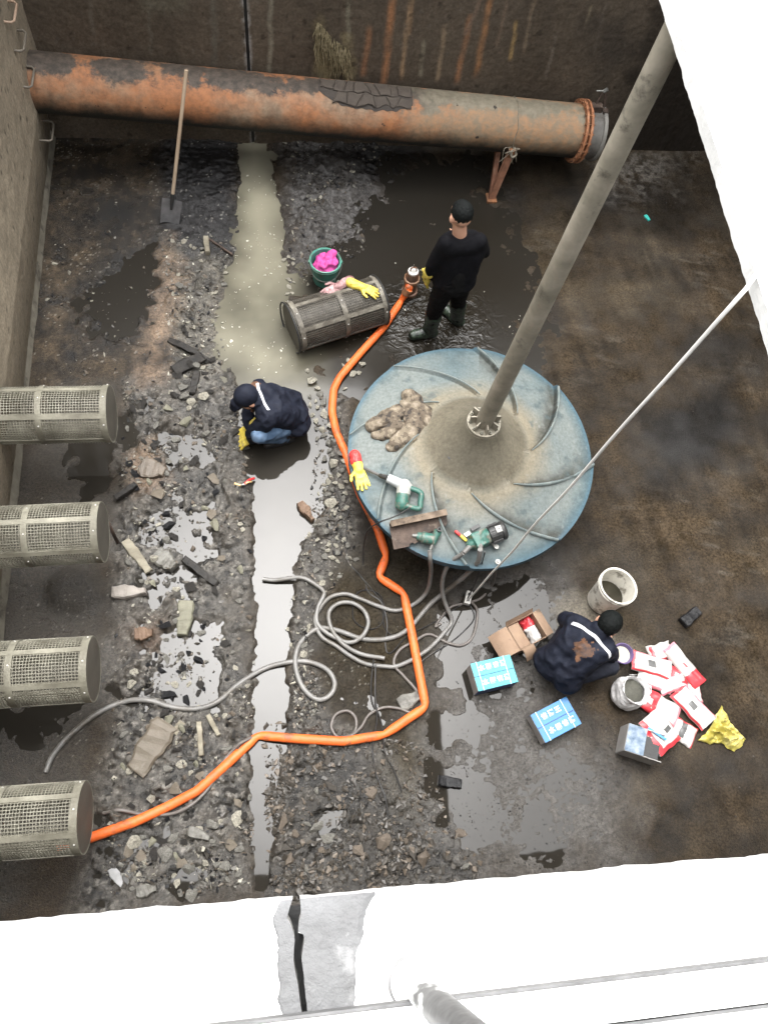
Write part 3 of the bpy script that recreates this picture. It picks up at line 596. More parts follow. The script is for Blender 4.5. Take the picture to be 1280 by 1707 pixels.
# cracked mud crust lying on the pipe: each plate on its own
crust = thing('mud_crust', onpipe(.6)+Vector((0,0,PR)), 'cracked dried grey-brown mud crust on top of the rusty pipe', 'mud')
crm = pm('dried_cracked_mud', [(.052,.041,.033), (.078,.063,.05)], 12, .8, .5, 60)
ta = (GY(530,150,6.38).x-A.x)/(B.x-A.x); tb = (GY(680,168,6.38).x-A.x)/(B.x-A.x)
def pp(t, a, r): return onpipe(t)+Mp@Vector((0, -math.sin(a), math.cos(a)))*r     # a: angle from the top towards the camera
random.seed(5); rowa = [R(-18), R(13), R(38)]; ncol = [8, 7]
def corner(i, j, n):                          # shared, jittered corner of the crack net
    rg = random.Random(i*91+j*7+n); u = j/n
    if 0 < j < n: u += rg.uniform(-.36, .36)/n
    return u
for row in range(2):
    n = ncol[row]
    for k in range(n):
        if row == 1 and k < 1: continue
        u0, u1 = corner(row, k, n), corner(row, k+1, n); v0, v1_ = corner(row+50, k, n), corner(row+50, k+1, n); g = .0035
        a0 = rowa[row]+R(.8); a1 = rowa[row+1]-R(.8); wob = lambda u, q: R(9)*mnoise.noise(Vector((u*9, q*3.3, 1)))
        out = []; ns = 5
        for i in range(ns): u = u0+g+(u1-u0-2*g)*i/ns; out.append((u, a0+wob(u, row)*(row > 0)))
        for i in range(ns): t = i/ns; u = (u1-g)*(1-t)+(v1_-g)*t; out.append((u+.006*math.sin(t*5+k), a0+(a1-a0)*t+(wob(u, row)*(row > 0))*(1-t)+wob(u, row+1)*t))
        for i in range(ns): u = v1_-g-(v1_-v0-2*g)*i/ns; out.append((u, a1+wob(u, row+1)))
        for i in range(ns): t = i/ns; u = (v0+g)*(1-t)+(u0+g)*t; out.append((u+.006*math.sin((1-t)*5+k-1), a1+(a0-a1)*t+wob(u, row+1)*(1-t)+(wob(u, row)*(row > 0))*t))
        cu = sum(u for u, _ in out)/len(out); ca = (a0+a1)/2
        ef = max(0, 1-min(cu, 1-cu)*7)*.35; out = [(u, ca+(a_-ca)*(1-ef)) for u, a_ in out]
        hgt = random.uniform(.012, .024); q = len(out); m = MB()
        V = [pp(ta+(tb-ta)*u, a_, PR-.004) for u, a_ in out]+[pp(ta+(tb-ta)*u, a_, PR+hgt*.8) for u, a_ in out]+[pp(ta+(tb-ta)*(cu+(u-cu)*.85), ca+(a_-ca)*.85, PR+hgt) for u, a_ in out]
        F = [(i, (i+1) % q, q+(i+1) % q, q+i) for i in range(q)]+[(q+i, q+(i+1) % q, 2*q+(i+1) % q, 2*q+i) for i in range(q)]+[tuple(range(2*q, 3*q))]
        m.add(V, F); m.build('mud_plate', crm, crust)
m = MB(); m.grid(lambda u, v: pp(ta-.004+(tb-ta+.006)*u, R(-17)+R(62-22*abs(2*u-1.1)**3+5*mnoise.noise(Vector((u*14, 0, 2))))*v, PR+.004+.003*mnoise.noise(Vector((u*30, v*9, 0)))), 60, 12); m.build('mud_bed', pm('damp_mud_bed', [(.03,.024,.019), (.05,.04,.033)], 14, .75, .5), crust, smooth=True)
# wire tied round the pipe
tw = (GY(852,200,6.38).x-A.x)/(B.x-A.x)
m = MB(); m.tube([pp(tw+.0015*math.sin(k), R(-60+k*8), PR+.005) for k in range(24)], .004, 6)
kn = pp(tw, R(100), PR+.01)
for k in range(7): m.tube(spline([kn, kn+Vector((random.uniform(-.09,.06), -.05, random.uniform(-.04,.05))), kn+Vector((random.uniform(-.12,.08), -.06, random.uniform(-.16,.0)))], 4), .0035, 5)
m.tube(spline([kn+Vector((.01,-.02,.02)), kn+Vector((.04,-.05,-.03)), kn+Vector((0,-.06,-.05)), kn+Vector((-.01,-.03,.01))], 5), .012, 6)
tag(m.build('tie_wire', pm('rag_wire', [(.14,.12,.09), (.3,.27,.21)], 20, .7, .3), smooth=True), 'thin tangled wire tied around the rusty pipe above the bracket', 'wire')
# V-shaped support bracket
b0 = P(818,332); bb = thing('pipe_bracket', b0, 'rusty brown V-shaped steel bracket propping up the rusty pipe', 'bracket')
t1 = pp(tw-.012, R(160), PR); t2 = pp(tw-.012, R(112), PR+.02)
for q, w_ in ((t1, .045), (t2+Vector((0.06,-.02,.0)), .06)):
    d = q-b0; m = MB(); m.box((q+b0)/2, (w_, .05, d.length), frame(d, (1,0,0))); m.build('strut', pm('brown_rust_paint', [(.13,.06,.035), (.24,.11,.065), (.3,.17,.11)], 12, .7, .4), bb)
m = MB(); m.box(b0+Vector((0,0,.012)), (.1,.12,.024), bev=.004); m.build('foot_plate', rust, bb)
m = MB(); m.box(t2+Vector((.06,-.035,.02)), (.07,.03,.09)); m.build('saddle', rust, bb)

# ---------------------------------------------------------------- iron rungs on the left wall
for i, ((pa, pb), lab) in enumerate(zip([((6,16),(40,6)), ((22,70),(53,62)), ((38,126),(65,127)), ((72,234),(98,200))], ['topmost bent iron rung set in the side wall', 'second iron rung down on the side wall above pipe end', 'iron rung on the side wall level with the top of pipe', 'lowest iron rung on the side wall, hanging under pipe'])):
    q = GX((pa[0]+pb[0])/2, (pa[1]+pb[1])/2, XL+.2); c = Vector((XL+.13, min(q.y, 6.25), q.z)); dp = .085
    m = MB(); pts = [c+Vector((-.04,-.12,.0)), c+Vector((dp-.02,-.12,-.01)), c+Vector((dp,-.10,-.012)), c+Vector((dp,.10,-.02)), c+Vector((dp-.02,.12,-.012)), c+Vector((-.04,.12,0))]
    m.tube(pts, .010, 8); tag(m.build('iron_rung', pm('rung_iron_%d' % (i == 0), [(.2,.13,.085), (.36,.26,.19)] if i == 0 else [(.10,.086,.066), (.17,.148,.118)], 20, .6, .3), smooth=50), lab, 'rung', 'iron rungs in the side wall')

# ---------------------------------------------------------------- strainer baskets
def strainer(nameloc, label, group, mats, length=1.0, r=.205, loose=False):
    t = thing('strainer_basket', nameloc, label, 'strainer', group); fm, mm, cm = mats
    X = Vector((1,0,0)); Mx = frame(X, (0,0,1)); m = MB(); o0 = wloc(t)
    nl, nr = 64, int(length/.0195); wr = .0025
    for k in range(nl):
        a = 2*math.pi*k/nl; q = o0+Vector((0, math.sin(a)*r, math.cos(a)*r)); m.box(q+X*(-length/2), (length, wr*2, wr*2), Matrix.Rotation(-a, 3, 'X'))
    for k in range(nr):
        x = -length*(k+.5)/nr; m.tube([o0+Vector((x+.0018*math.sin(j*1.3+k), math.sin(2*math.pi*j/30)*(r+.003), math.cos(2*math.pi*j/30)*(r+.003))) for j in range(30)], wr, 4, closed=True)
    q = m.build('wire_mesh', mm, t); q['kind'] = 'stuff'
    for x, wd in ((-.022, .044), (-.47*length/1., .042), (-length+.03, .042)):
        m = MB(); m.lathe([(r+.005, -wd/2), (r+.009, -wd/2), (r+.009, wd/2), (r+.005, wd/2), (r+.005, -wd/2)], 40, o0+X*x, Mx, close=False); ob = m.build('band', fm, t, smooth=35)
        for a in (-62, -5, 52, 110):
            m = MB(); m.lathe([(.006, 0), (.006, .003), (.004, .005)], 7, o0+Vector((x, -math.sin(R(a))*(r+.008), math.cos(R(a))*(r+.008))), frame((0, -math.sin(R(a)), math.cos(R(a))))); m.build('rivet', whitep, ob)
    for a in (-28, 34, 92, 150, 210, 270):
        m = MB(); m.box(o0+Vector((-length/2, -math.sin(R(a))*(r+.006), math.cos(R(a))*(r+.006))), (length-.012, .036, .005), Matrix.Rotation(R(a), 3, 'X')); m.build('stay_bar', fm, t)
    m = MB(); m.lathe([(0, -.012), (r+.004, -.012), (r+.004, -.002), (r*.6, .004), (0, .006)], 40, o0, Mx); m.build('end_plate', cm, t, smooth=30)
    if loose:
        m = MB(); m.lathe([(0, -length-.004), (r*.97, -length-.004), (r*.97, -length+.006), (0, -length+.006)], 40, o0, Mx); m.build('end_plate', cm, t, smooth=30); return t
    m = MB(); m.lathe([(r-.01, -length-.35), (r-.01, -length+.02), (r-.03, -length+.02), (r-.03, -length-.35)], 32, o0, Mx, close=False); m.build('nozzle', cm, t, smooth=40)
    return t
ends = [(187,690), (173,887), (157,1115), (143,1362)]
names = ['silt-coated mesh strainer basket jutting from the side wall, farthest of four', 'second mesh strainer basket from the pipe, jutting from the side wall', 'third mesh strainer basket from the pipe, above the end of grey hose', 'nearest mesh strainer basket, with the orange hose running beneath its end']
src = None
for i, (e, lab) in enumerate(zip(ends, names)):
    q = G(*e, .75)
    if src is None: src = strainer(q, lab, 'strainer baskets on the side wall', (galv, galv, capm)); t = src
    else: t = copy_tree(src); t.location = q; t['label'] = lab
    t.rotation_euler = (R((0, 24, 4, -4)[i]), 0, R((0, 1.0, .5, 0)[i]))
# the loose one in the water
e0 = G(495,540,.2); e1 = G(632,497,.2); d = (e1-e0); lo_ = strainer(e1, 'muddy mesh strainer basket lying loose in the brown water', None, (galvdirty, pm('mud_clogged_mesh', [(.05,.044,.035), (.12,.107,.086)], 18, .5, .6), capm), .84, .215, True)
lo_.location = Vector((e1.x, e1.y, .17)); lo_.rotation_euler = (R(14), 0, math.atan2(d.y, d.x))
m = MB(); m.lathe([(0, 0), (.186, 0), (.186, -.8), (0, -.8)], 32, wloc(lo_), frame((1,0,0), (0,0,1))); m.build('mud_fill', pm('mud_inside_basket', [(.045,.039,.031), (.09,.08,.064)], 16, .5, .8, 30), lo_, smooth=30)
for k, x in enumerate((-.86, .0)):
    m = MB(); m.tube([wloc(lo_)+Vector((x, math.sin(2*math.pi*j/36)*.228, math.cos(2*math.pi*j/36)*.228)) for j in range(36)], .008, 6, closed=True)
    m.build('wire_hoop', blackrub, lo_, smooth=True)

# ---------------------------------------------------------------- spade
sb = P(284,376, .01); stp = GY(311,117,6.08); sh = thing('spade', sb, 'long-handled spade with pale wooden shaft leaning against the rusty pipe', 'spade')
d = (stp-sb).normalized(); sock = sb+d*.27
m = MB(); m.tube([sock, stp], .016, 10); m.build('shaft', pm('pale_tool_handle', [(.34,.25,.17), (.47,.37,.27)], 9, .6, .2, stretch=(1,1,.1)), sh, smooth=50)
m = MB(); m.tube([sb+d*.14, sb+d*.30], [.012, .022], 10); m.build('socket', motorblack, sh, smooth=50)
Mb = frame(d, (1,0,0)); m = MB()
m.grid(lambda u, v: sb+Mb@Vector(((u-.5)*(.17+.01*v), .012*math.cos((u-.5)*3), .0+.235*v-.02*(abs(u-.5)*2)**3*(1-v))), 8, 8)
m.v += [tuple(Vector(p)+Mb@Vector((0,.004,0))) for p in m.v]; nq = 81; m.f += [tuple(i+nq for i in f[::-1]) for f in m.f]; m.m += [0]*64
m.build('blade', pm('worn_spade_blade', [(.15,.15,.155), (.3,.3,.31)], 8, .4, .2, metal=.5, dirt=(.05,.045,.04), dlo=.6), sh, smooth=50)

# ---------------------------------------------------------------- aerator: impeller disc on its shaft
AC = Vector((1.475, 2.90, 0)); ae = thing('aerator', AC, 'faded blue bladed impeller disc hanging on a long grey shaft', 'aerator')
RO = .97
def prof(r):
    if r < .13: return 1.0
    if r < .42: t = (r-.13)/.29; return 1.0-.30*(t**.75)
    return .70-.14*((r-.42)/(RO-.42))
def impz(r, th):
    z = prof(r)
    if r > .36:
        s = max(0, min(1, (r-.36)/.12)); sp = math.log(r/.38)/math.log(RO/.38)*.95; u = ((th-R(-18)-sp)/(2*math.pi)*8) % 1
        hh = (.048+.030*math.cos(th+.55))*s*(1-.25*max(0, (r-.9)/.085)); k = u**1.5; lip = math.exp(-((1-u)/.035)**2)*.35
        if u < .03: k = 1-u/.03; lip = k*.35
        z += hh*(k*.8+lip-.3)
    return z
nr_, nth = 64, 512; rs = [.10]+list(np.linspace(.13, .44, 14))+list(np.linspace(.46, RO, nr_-15)); rs = np.array(rs); ths = np.linspace(0, 2*math.pi, nth, endpoint=False)
V = []; colr = []
for r in rs:
    for th in ths: V.append((r*math.cos(th), r*math.sin(th), impz(r, th)))
V = np.array(V); F = []
for i in range(len(rs)-1):
    for k in range(nth): q = (k+1) % nth; F.append((i*nth+k, i*nth+q, (i+1)*nth+q, (i+1)*nth+k))
nv = len(rs)*nth; base = V[-nth:].copy(); lowr = base.copy(); lowr[:, 2] = np.minimum(lowr[:, 2]-.05, .50); inn = lowr.copy(); inn[:, :2] *= .97; cen = np.column_stack([V[:nth, 0], V[:nth, 1], np.full(nth, .62)])
allV = np.vstack([V, lowr, inn, cen])
for a_, b_ in ((nv-nth, nv), (nv, nv+nth), (nv+nth, nv+2*nth)):
    for k in range(nth): q = (k+1) % nth; F.append((a_+k, a_+q, b_+q, b_+k))
me = bpy.data.meshes.new('impeller_disc'); me.from_pydata([tuple(p) for p in allV], [], F)
rr = np.hypot(allV[:, 0], allV[:, 1]); th = np.arctan2(allV[:, 1], allV[:, 0]); sp = np.log(np.maximum(rr, .1)/.38)/math.log(RO/.38)*.95; uu = ((th-R(-18)-sp)/(2*math.pi)*8) % 1
q1 = fbm(allV[:, 0]*3, allV[:, 1]*3, 5, 71); q2 = fbm(allV[:, 0]*11, allV[:, 1]*11, 4, 73); q3 = fbm(allV[:, 0]*28, allV[:, 1]*28, 3, 75)
cl = np.ones((len(allV), 3))*np.array((.080,.120,.134)); cl *= (1+.3*q2)[:, None]
dust = np.clip((RO-.005-rr)/.10+.5*q1+.35*q2-.25*np.cos(th+.7), 0, 1)*np.clip(.95+.9*q1, .3, 1); cl = lerp(cl, dust*.93, (.168,.186,.176))
tanm = np.clip(1-np.abs(rr-.45)/.19+.35*q1, 0, 1); cl = lerp(cl, tanm*.9, (.22,.19,.135))
cone = np.clip((.405-rr)/.03+.3*q2, 0, 1); cl = lerp(cl, cone*.95, np.stack([.145*(1+.4*q1), .128*(1+.4*q1), .094*(1+.4*q1)], -1)); cl = lerp(cl, cone*np.clip(q3*2-.3, 0, 1)*.6, (.07,.06,.045))
grime_shade = np.exp(-(uu/.22)**2)*np.clip((rr-.45)/.1, 0, 1)*np.clip(.75+1.2*q1+.8*q2, 0, 1)*(np.cos(th+.5) > -.3); cl = lerp(cl, np.clip(grime_shade*1.3, 0, 1)*.9, (.05,.05,.042))  # vane-foot recesses: grime, plus recess shade put into the colour
cl = lerp(cl, np.clip((q2+.4*q1-.25)*4, 0, 1)*(rr > .5)*.6, (.075,.10,.105)); cl = lerp(cl, np.clip((q3+.3*q1-.42)*5, 0, 1)*(rr > .45)*.3, (.26,.28,.27))
cl = lerp(cl, np.clip((rr-RO+.035)/.02, 0, 1)*.6, (.065,.125,.165)); cl *= .84; cl[nv:] = (.03,.065,.088)
ca_ = me.color_attributes.new('Col', 'FLOAT_COLOR', 'POINT'); cc = np.ones((len(allV), 4), np.float32); cc[:, :3] = np.clip(cl, 0, 1); ca_.data.foreach_set('color', cc.ravel())
ra = me.attributes.new('Rgh', 'FLOAT', 'POINT'); ra.data.foreach_set('value', np.clip(.55+.15*q2, .3, .8).astype(np.float32))
me.polygons.foreach_set('use_smooth', [True]*len(me.polygons)); me.set_sharp_from_angle(angle=R(38)); me.materials.append(attr_mat('faded_blue_fibreglass', 45, .22, .2, .003, 90)); me.update()
o = bpy.data.objects.new('impeller_disc', me); C.objects.link(o); o.parent = ae
m = MB(); m.lathe([(.10, .95), (.112, .96), (.112, .995), (.126, .998), (.126, 1.03), (0, 1.03)], 36, AC); fg = m.build('shaft_flange', shaftm, ae, smooth=30)
for k in range(10):
    a = 2*math.pi*k/10; m = MB(); m.lathe([(.013, 0), (.013, .018), (.007, .02), (.007, .032)], 6, AC+Vector((math.cos(a)*.105, math.sin(a)*.105, 1.03))); m.build('bolt', pm('pale_bolt', [(.2,.19,.15)], 8, .6, .1), fg)
sx = G(1112,60,4.2); stop = Vector((1.50, 2.735, ZT-.047))
m = MB(); m.tube([AC+Vector((0,0,1.02)), stop], [.066, .05], 28); m.build('shaft', shaftm, ae, smooth=50)
for k in range(8):
    a = 2*math.pi*k/8; m = MB(); q = AC+Vector((math.cos(a)*.09, math.sin(a)*.09, 1.07)); m.box(q, (.045, .01, .08), rotz(a)); m.build('gusset', shaftm, ae)
    m = MB(); a += .4; m.box(AC+Vector((math.cos(a)*.62, math.sin(a)*.62, .46)), (.6, .012, .2), rotz(a+.5)); m.build('blade', pm('blue_blade', [(.04,.08,.11), (.07,.11,.13)], 6, .6, .2), ae)
vane_m = pm('pale_teal_vane_edge', [(.10,.135,.14), (.17,.2,.195), (.22,.24,.225)], 14, .55, .3)
for k in range(8):
    pts = []; th0 = R(-18)+2*math.pi*k/8
    for i in range(26):
        r = .44+(RO-.008-.44)*i/25; th_ = th0+math.log(r/.38)/math.log(RO/.38)*.95-.012/r; pts.append(AC+Vector((r*math.cos(th_), r*math.sin(th_), impz(r, th_-.03)+.010)))
    wv = max(.35, .62+.38*math.cos(th0+.95+.55)); m = MB(); m.tube(pts, [(.004+.009*math.sin(math.pi*min(1, i/18))*wv if i < 18 else .004+.009*wv) for i in range(26)], 8, flat=1.5, up=(0,0,1)); m.build('vane', vane_m, ae, smooth=50)
m = MB(); hp = G(750,762,.80); m.lathe([(.018, 0), (.018, .006), (0, .006)], 16, hp+Vector((0,0,0)), frame((hp-AC-Vector((0,0,.2))).normalized()*.3+Vector((0,0,1)))); m.build('drain_hole', blackrub, ae)

def DZ(px, py, dz=0.):                        # point on the disc under a pixel
    z = .62
    for _ in range(6):
        g = G(px, py, z); r = math.hypot(g.x-AC.x, g.y-AC.y)
        z = impz(min(r, RO), math.atan2(g.y-AC.y, g.x-AC.x))
    return Vector((g.x, g.y, z+dz))

m = MB(); rg = random.Random(8)
for k in range(150):
    u = rg.random()**1.2; x0 = 526+u*60; ytop = 32+(abs(u-.1)/.9)**.7*52+rg.uniform(0, 45)*rg.random(); yb_ = min(152, ytop+rg.uniform(12, 60)); a = GY(x0-u*4, ytop, YB-.012); b = GY(x0+rg.uniform(-5, 5), yb_, YB-.012-rg.uniform(.0, .04))
    m.tube([a, a.lerp(b, .5)+Vector((rg.uniform(-.03,.03), -.015, 0)), b], [.0045, .004, .0015], 4)
o = m.build('dry_growth', pm('dry_straw_growth', [(.09,.075,.04), (.19,.155,.085), (.28,.235,.15)], 30, .8, .2)); tag(o, 'clump of dry straw-like growth hanging on back wall above mud crust', 'plant growth')

# ---------------------------------------------------------------- people
def hand(m, w, d, up, s=1., side=1, curl=.5, spread=.16):
    """five-fingered glove/hand prims: w wrist, d finger direction, up back-of-hand normal, side which side the thumb is"""
    d = Vector(d).normalized(); up = Vector(up); up = (up-d*up.dot(d)).normalized(); rt = d.cross(up)*side
    pc = w+d*.045*s
    for k in (-1, -.33, .33, 1): m.caps(w+rt*k*.018*s, w+d*.085*s+rt*k*.030*s, .019*s, .015*s, 8)
    for k, (ln, off) in enumerate(((.075, .034), (.088, .012), (.082, -.011), (.064, -.033))):
        b = w+d*.085*s+rt*off*s; dd = (d+rt*spread*(off/.034)).normalized(); e = b+(dd-up*curl*.35).normalized()*ln*.5*s; t = e+(dd-up*curl*1.1).normalized()*ln*.5*s
        m.caps(b, e, .0115*s, .0105*s, 8); m.caps(e, t, .0105*s, .009*s, 8)
    b = w+d*.025*s+rt*.030*s; e = b+(rt+d*.7).normalized()*.045*s; t = e+(d+rt*.3-up*curl*.4).normalized()*.036*s
    m.caps(b, e, .0145*s, .0125*s, 8); m.caps(e, t, .0125*s, .010*s, 8)
def head_mesh(m, c, fwd, up, s=1.):
    """a head with brow, nose, mouth, chin and ears; c centre of the skull"""
    f = Vector(fwd).normalized(); u = Vector(up); u = (u-f*u.dot(f)).normalized(); r = f.cross(u)
    M = Matrix((r, f, u)).transposed(); L = lambda x, y, z: c+M@Vector((x, y, z))*s
    m.ell(L(0,-.012,.02), (.076*s,.094*s,.092*s), M); m.ell(L(0,.035,-.035), (.058*s,.060*s,.078*s), M); m.ell(L(0,.062,-.092), (.028*s,.028*s,.024*s), M)
    m.caps(L(0,.088,.005), L(0,.108,-.028), .010*s, .015*s, 8); m.caps(L(-.035,.078,.022), L(.035,.078,.022), .014*s, .014*s, 8)
    m.caps(L(-.018,.088,-.062), L(.018,.088,-.062), .009*s, .009*s, 8)
    for k in (-1, 1): m.ell(L(k*.079,-.008,-.012), (.012*s,.022*s,.034*s), M); m.ell(L(k*.034,.072,.004), (.014*s,.012*s,.010*s), M)
    return L, M
def hair_cap(m, c, fwd, up, s=1., grow=.012):
    f = Vector(fwd).normalized(); u = Vector(up); u = (u-f*u.dot(f)).normalized(); r = f.cross(u); M = Matrix((r, f, u)).transposed(); L = lambda x, y, z: c+M@Vector((x, y, z))*s
    m.ell(L(0,-.018,.034), ((.074+grow)*s,(.088+grow)*s,(.080+grow)*s), M); m.ell(L(0,-.042,.004), ((.062+grow)*s,(.050+grow)*s,(.050+grow)*s), M)
    return L, M
def eyes(c, L, parent):
    for k in (-1, 1): m = MB(); m.ell(L(k*.034,.080,.004), (.011,.008,.008)); m.build('eye', pm('eye_dark', [(.02,.015,.012)], 9, .2, 0), parent, smooth=True)

# --- man standing in the water, seen from behind
J = G
ft = G(722,552); man = thing('person', (ft.x, ft.y, 0), 'person in black standing in brown water with one yellow glove, seen from behind', 'person')
sho = {}
LA = G(717,548,.10); LK = G(725,514,.50); LH = G(744,470,.92); RA = G(762,530,.06); RK = G(764,496,.48); RH = G(768,464,.92)
PE = (LH+RH)/2; CH = G(770,412,1.28); NK = G(769,386,1.47); HD = G(768,359,1.615); LS = G(744,405,1.40); RS = G(797,402,1.40)
LE = G(722,440,1.13); LW = G(713,459,.92); RE = G(806,420,1.13); RW = RE+Vector((-.15,.17,-.02))
def trouser_prims(m, g=0.):
    m.caps(LH, LK, .088+g, .062+g); m.caps(LK, LA, .060+g, .048+g); m.caps(RH, RK, .088+g, .062+g); m.caps(RK, RA, .060+g, .048+g)
    m.caps(LH+Vector((.02,0,.03)), RH+Vector((-.02,0,.03)), .105+g); m.caps(PE, PE+Vector((0,0,.14)), .13+g, .12+g)
def torso_prims(m, g=0.):
    m.caps(PE+Vector((-.05,0,.08)), CH+Vector((-.06,0,.0)), .115+g, .125+g); m.caps(PE+Vector((.05,0,.08)), CH+Vector((.06,0,.0)), .115+g, .125+g)
    m.caps(LS+Vector((.03,0,-.03)), RS+Vector((-.03,0,-.03)), .07+g); m.caps(CH+Vector((0,0,-.06)), NK+Vector((0,0,-.06)), .125+g, .062+g); m.caps(CH+Vector((-.07,0,.0)), LS+Vector((.05,0,-.03)), .115+g, .07+g); m.caps(CH+Vector((.07,0,.0)), RS+Vector((-.05,0,-.03)), .115+g, .07+g)
    m.caps(LS, LE, .060+g, .046+g); m.caps(LE, LW, .046+g, .036+g); m.caps(RS, RE, .060+g, .046+g); m.caps(RE, RW, .046+g, .036+g)
m = MB(); trouser_prims(m, -.012); torso_prims(m, -.012); m.caps(NK+Vector((0,0,-.08)), HD+Vector((0,-.01,-.06)), .058, .054); fw = Vector((-.25, 1, -.25))
Lh, Mh = head_mesh(m, HD, fw, (0,0,1), 1.02)
hand(m, RW, Vector((-.2,1,.2)), (0,0,1), 1., -1); m.caps(LA, LA+Vector((-.10,-.02,-.045)), .03, .024); m.caps(RA, RA+Vector((-.06,.08,-.03)), .03, .024)
bd = blob('body', m, .011, skin, man, smooth=2); eyes(HD, Lh, bd)
m = MB(); hair_cap(m, HD+Vector((0,0,.006)), fw, (0,0,1), 1.0, .005); blob('hair', m, .008, hair, man, .004, 60)
m = MB(); torso_prims(m, .006); m.caps(PE+Vector((-.06,0,.02)), PE+Vector((.06,0,.02)), .122); blob('shirt', m, .011, blackcl, man, .005, 9, 8, stretch=(1,1,.7))
m = MB(); trouser_prims(m, .008); blob('trousers', m, .012, trousm, man, .007, 12, 3, stretch=(1,1,1.6))
for a_, k_, t_ in ((LA, LK, Vector((-.15,-.03,-.055))), (RA, RK, Vector((-.10,.13,-.03)))):
    m = MB(); m.caps(a_, a_.lerp(k_, .72), .062, .074); m.caps(a_+Vector((.01,0,-.03)), a_+t_, .058, .046); m.caps(a_+Vector((.03,0,-.05)), a_+t_+Vector((0,0,-.0)), .05, .042); blob('boot', m, .010, boot, man, .005, 16, 2)
m = MB(); hand(m, LW, LW-LE, Vector((-1,-.4,.2)), 1.12, 1, .35); m.caps(LW-(LW-LE).normalized()*.07, LW+(LW-LE).normalized()*.02, .052, .040); blob('glove', m, .0055, yglove, man, .002, 40, 1)

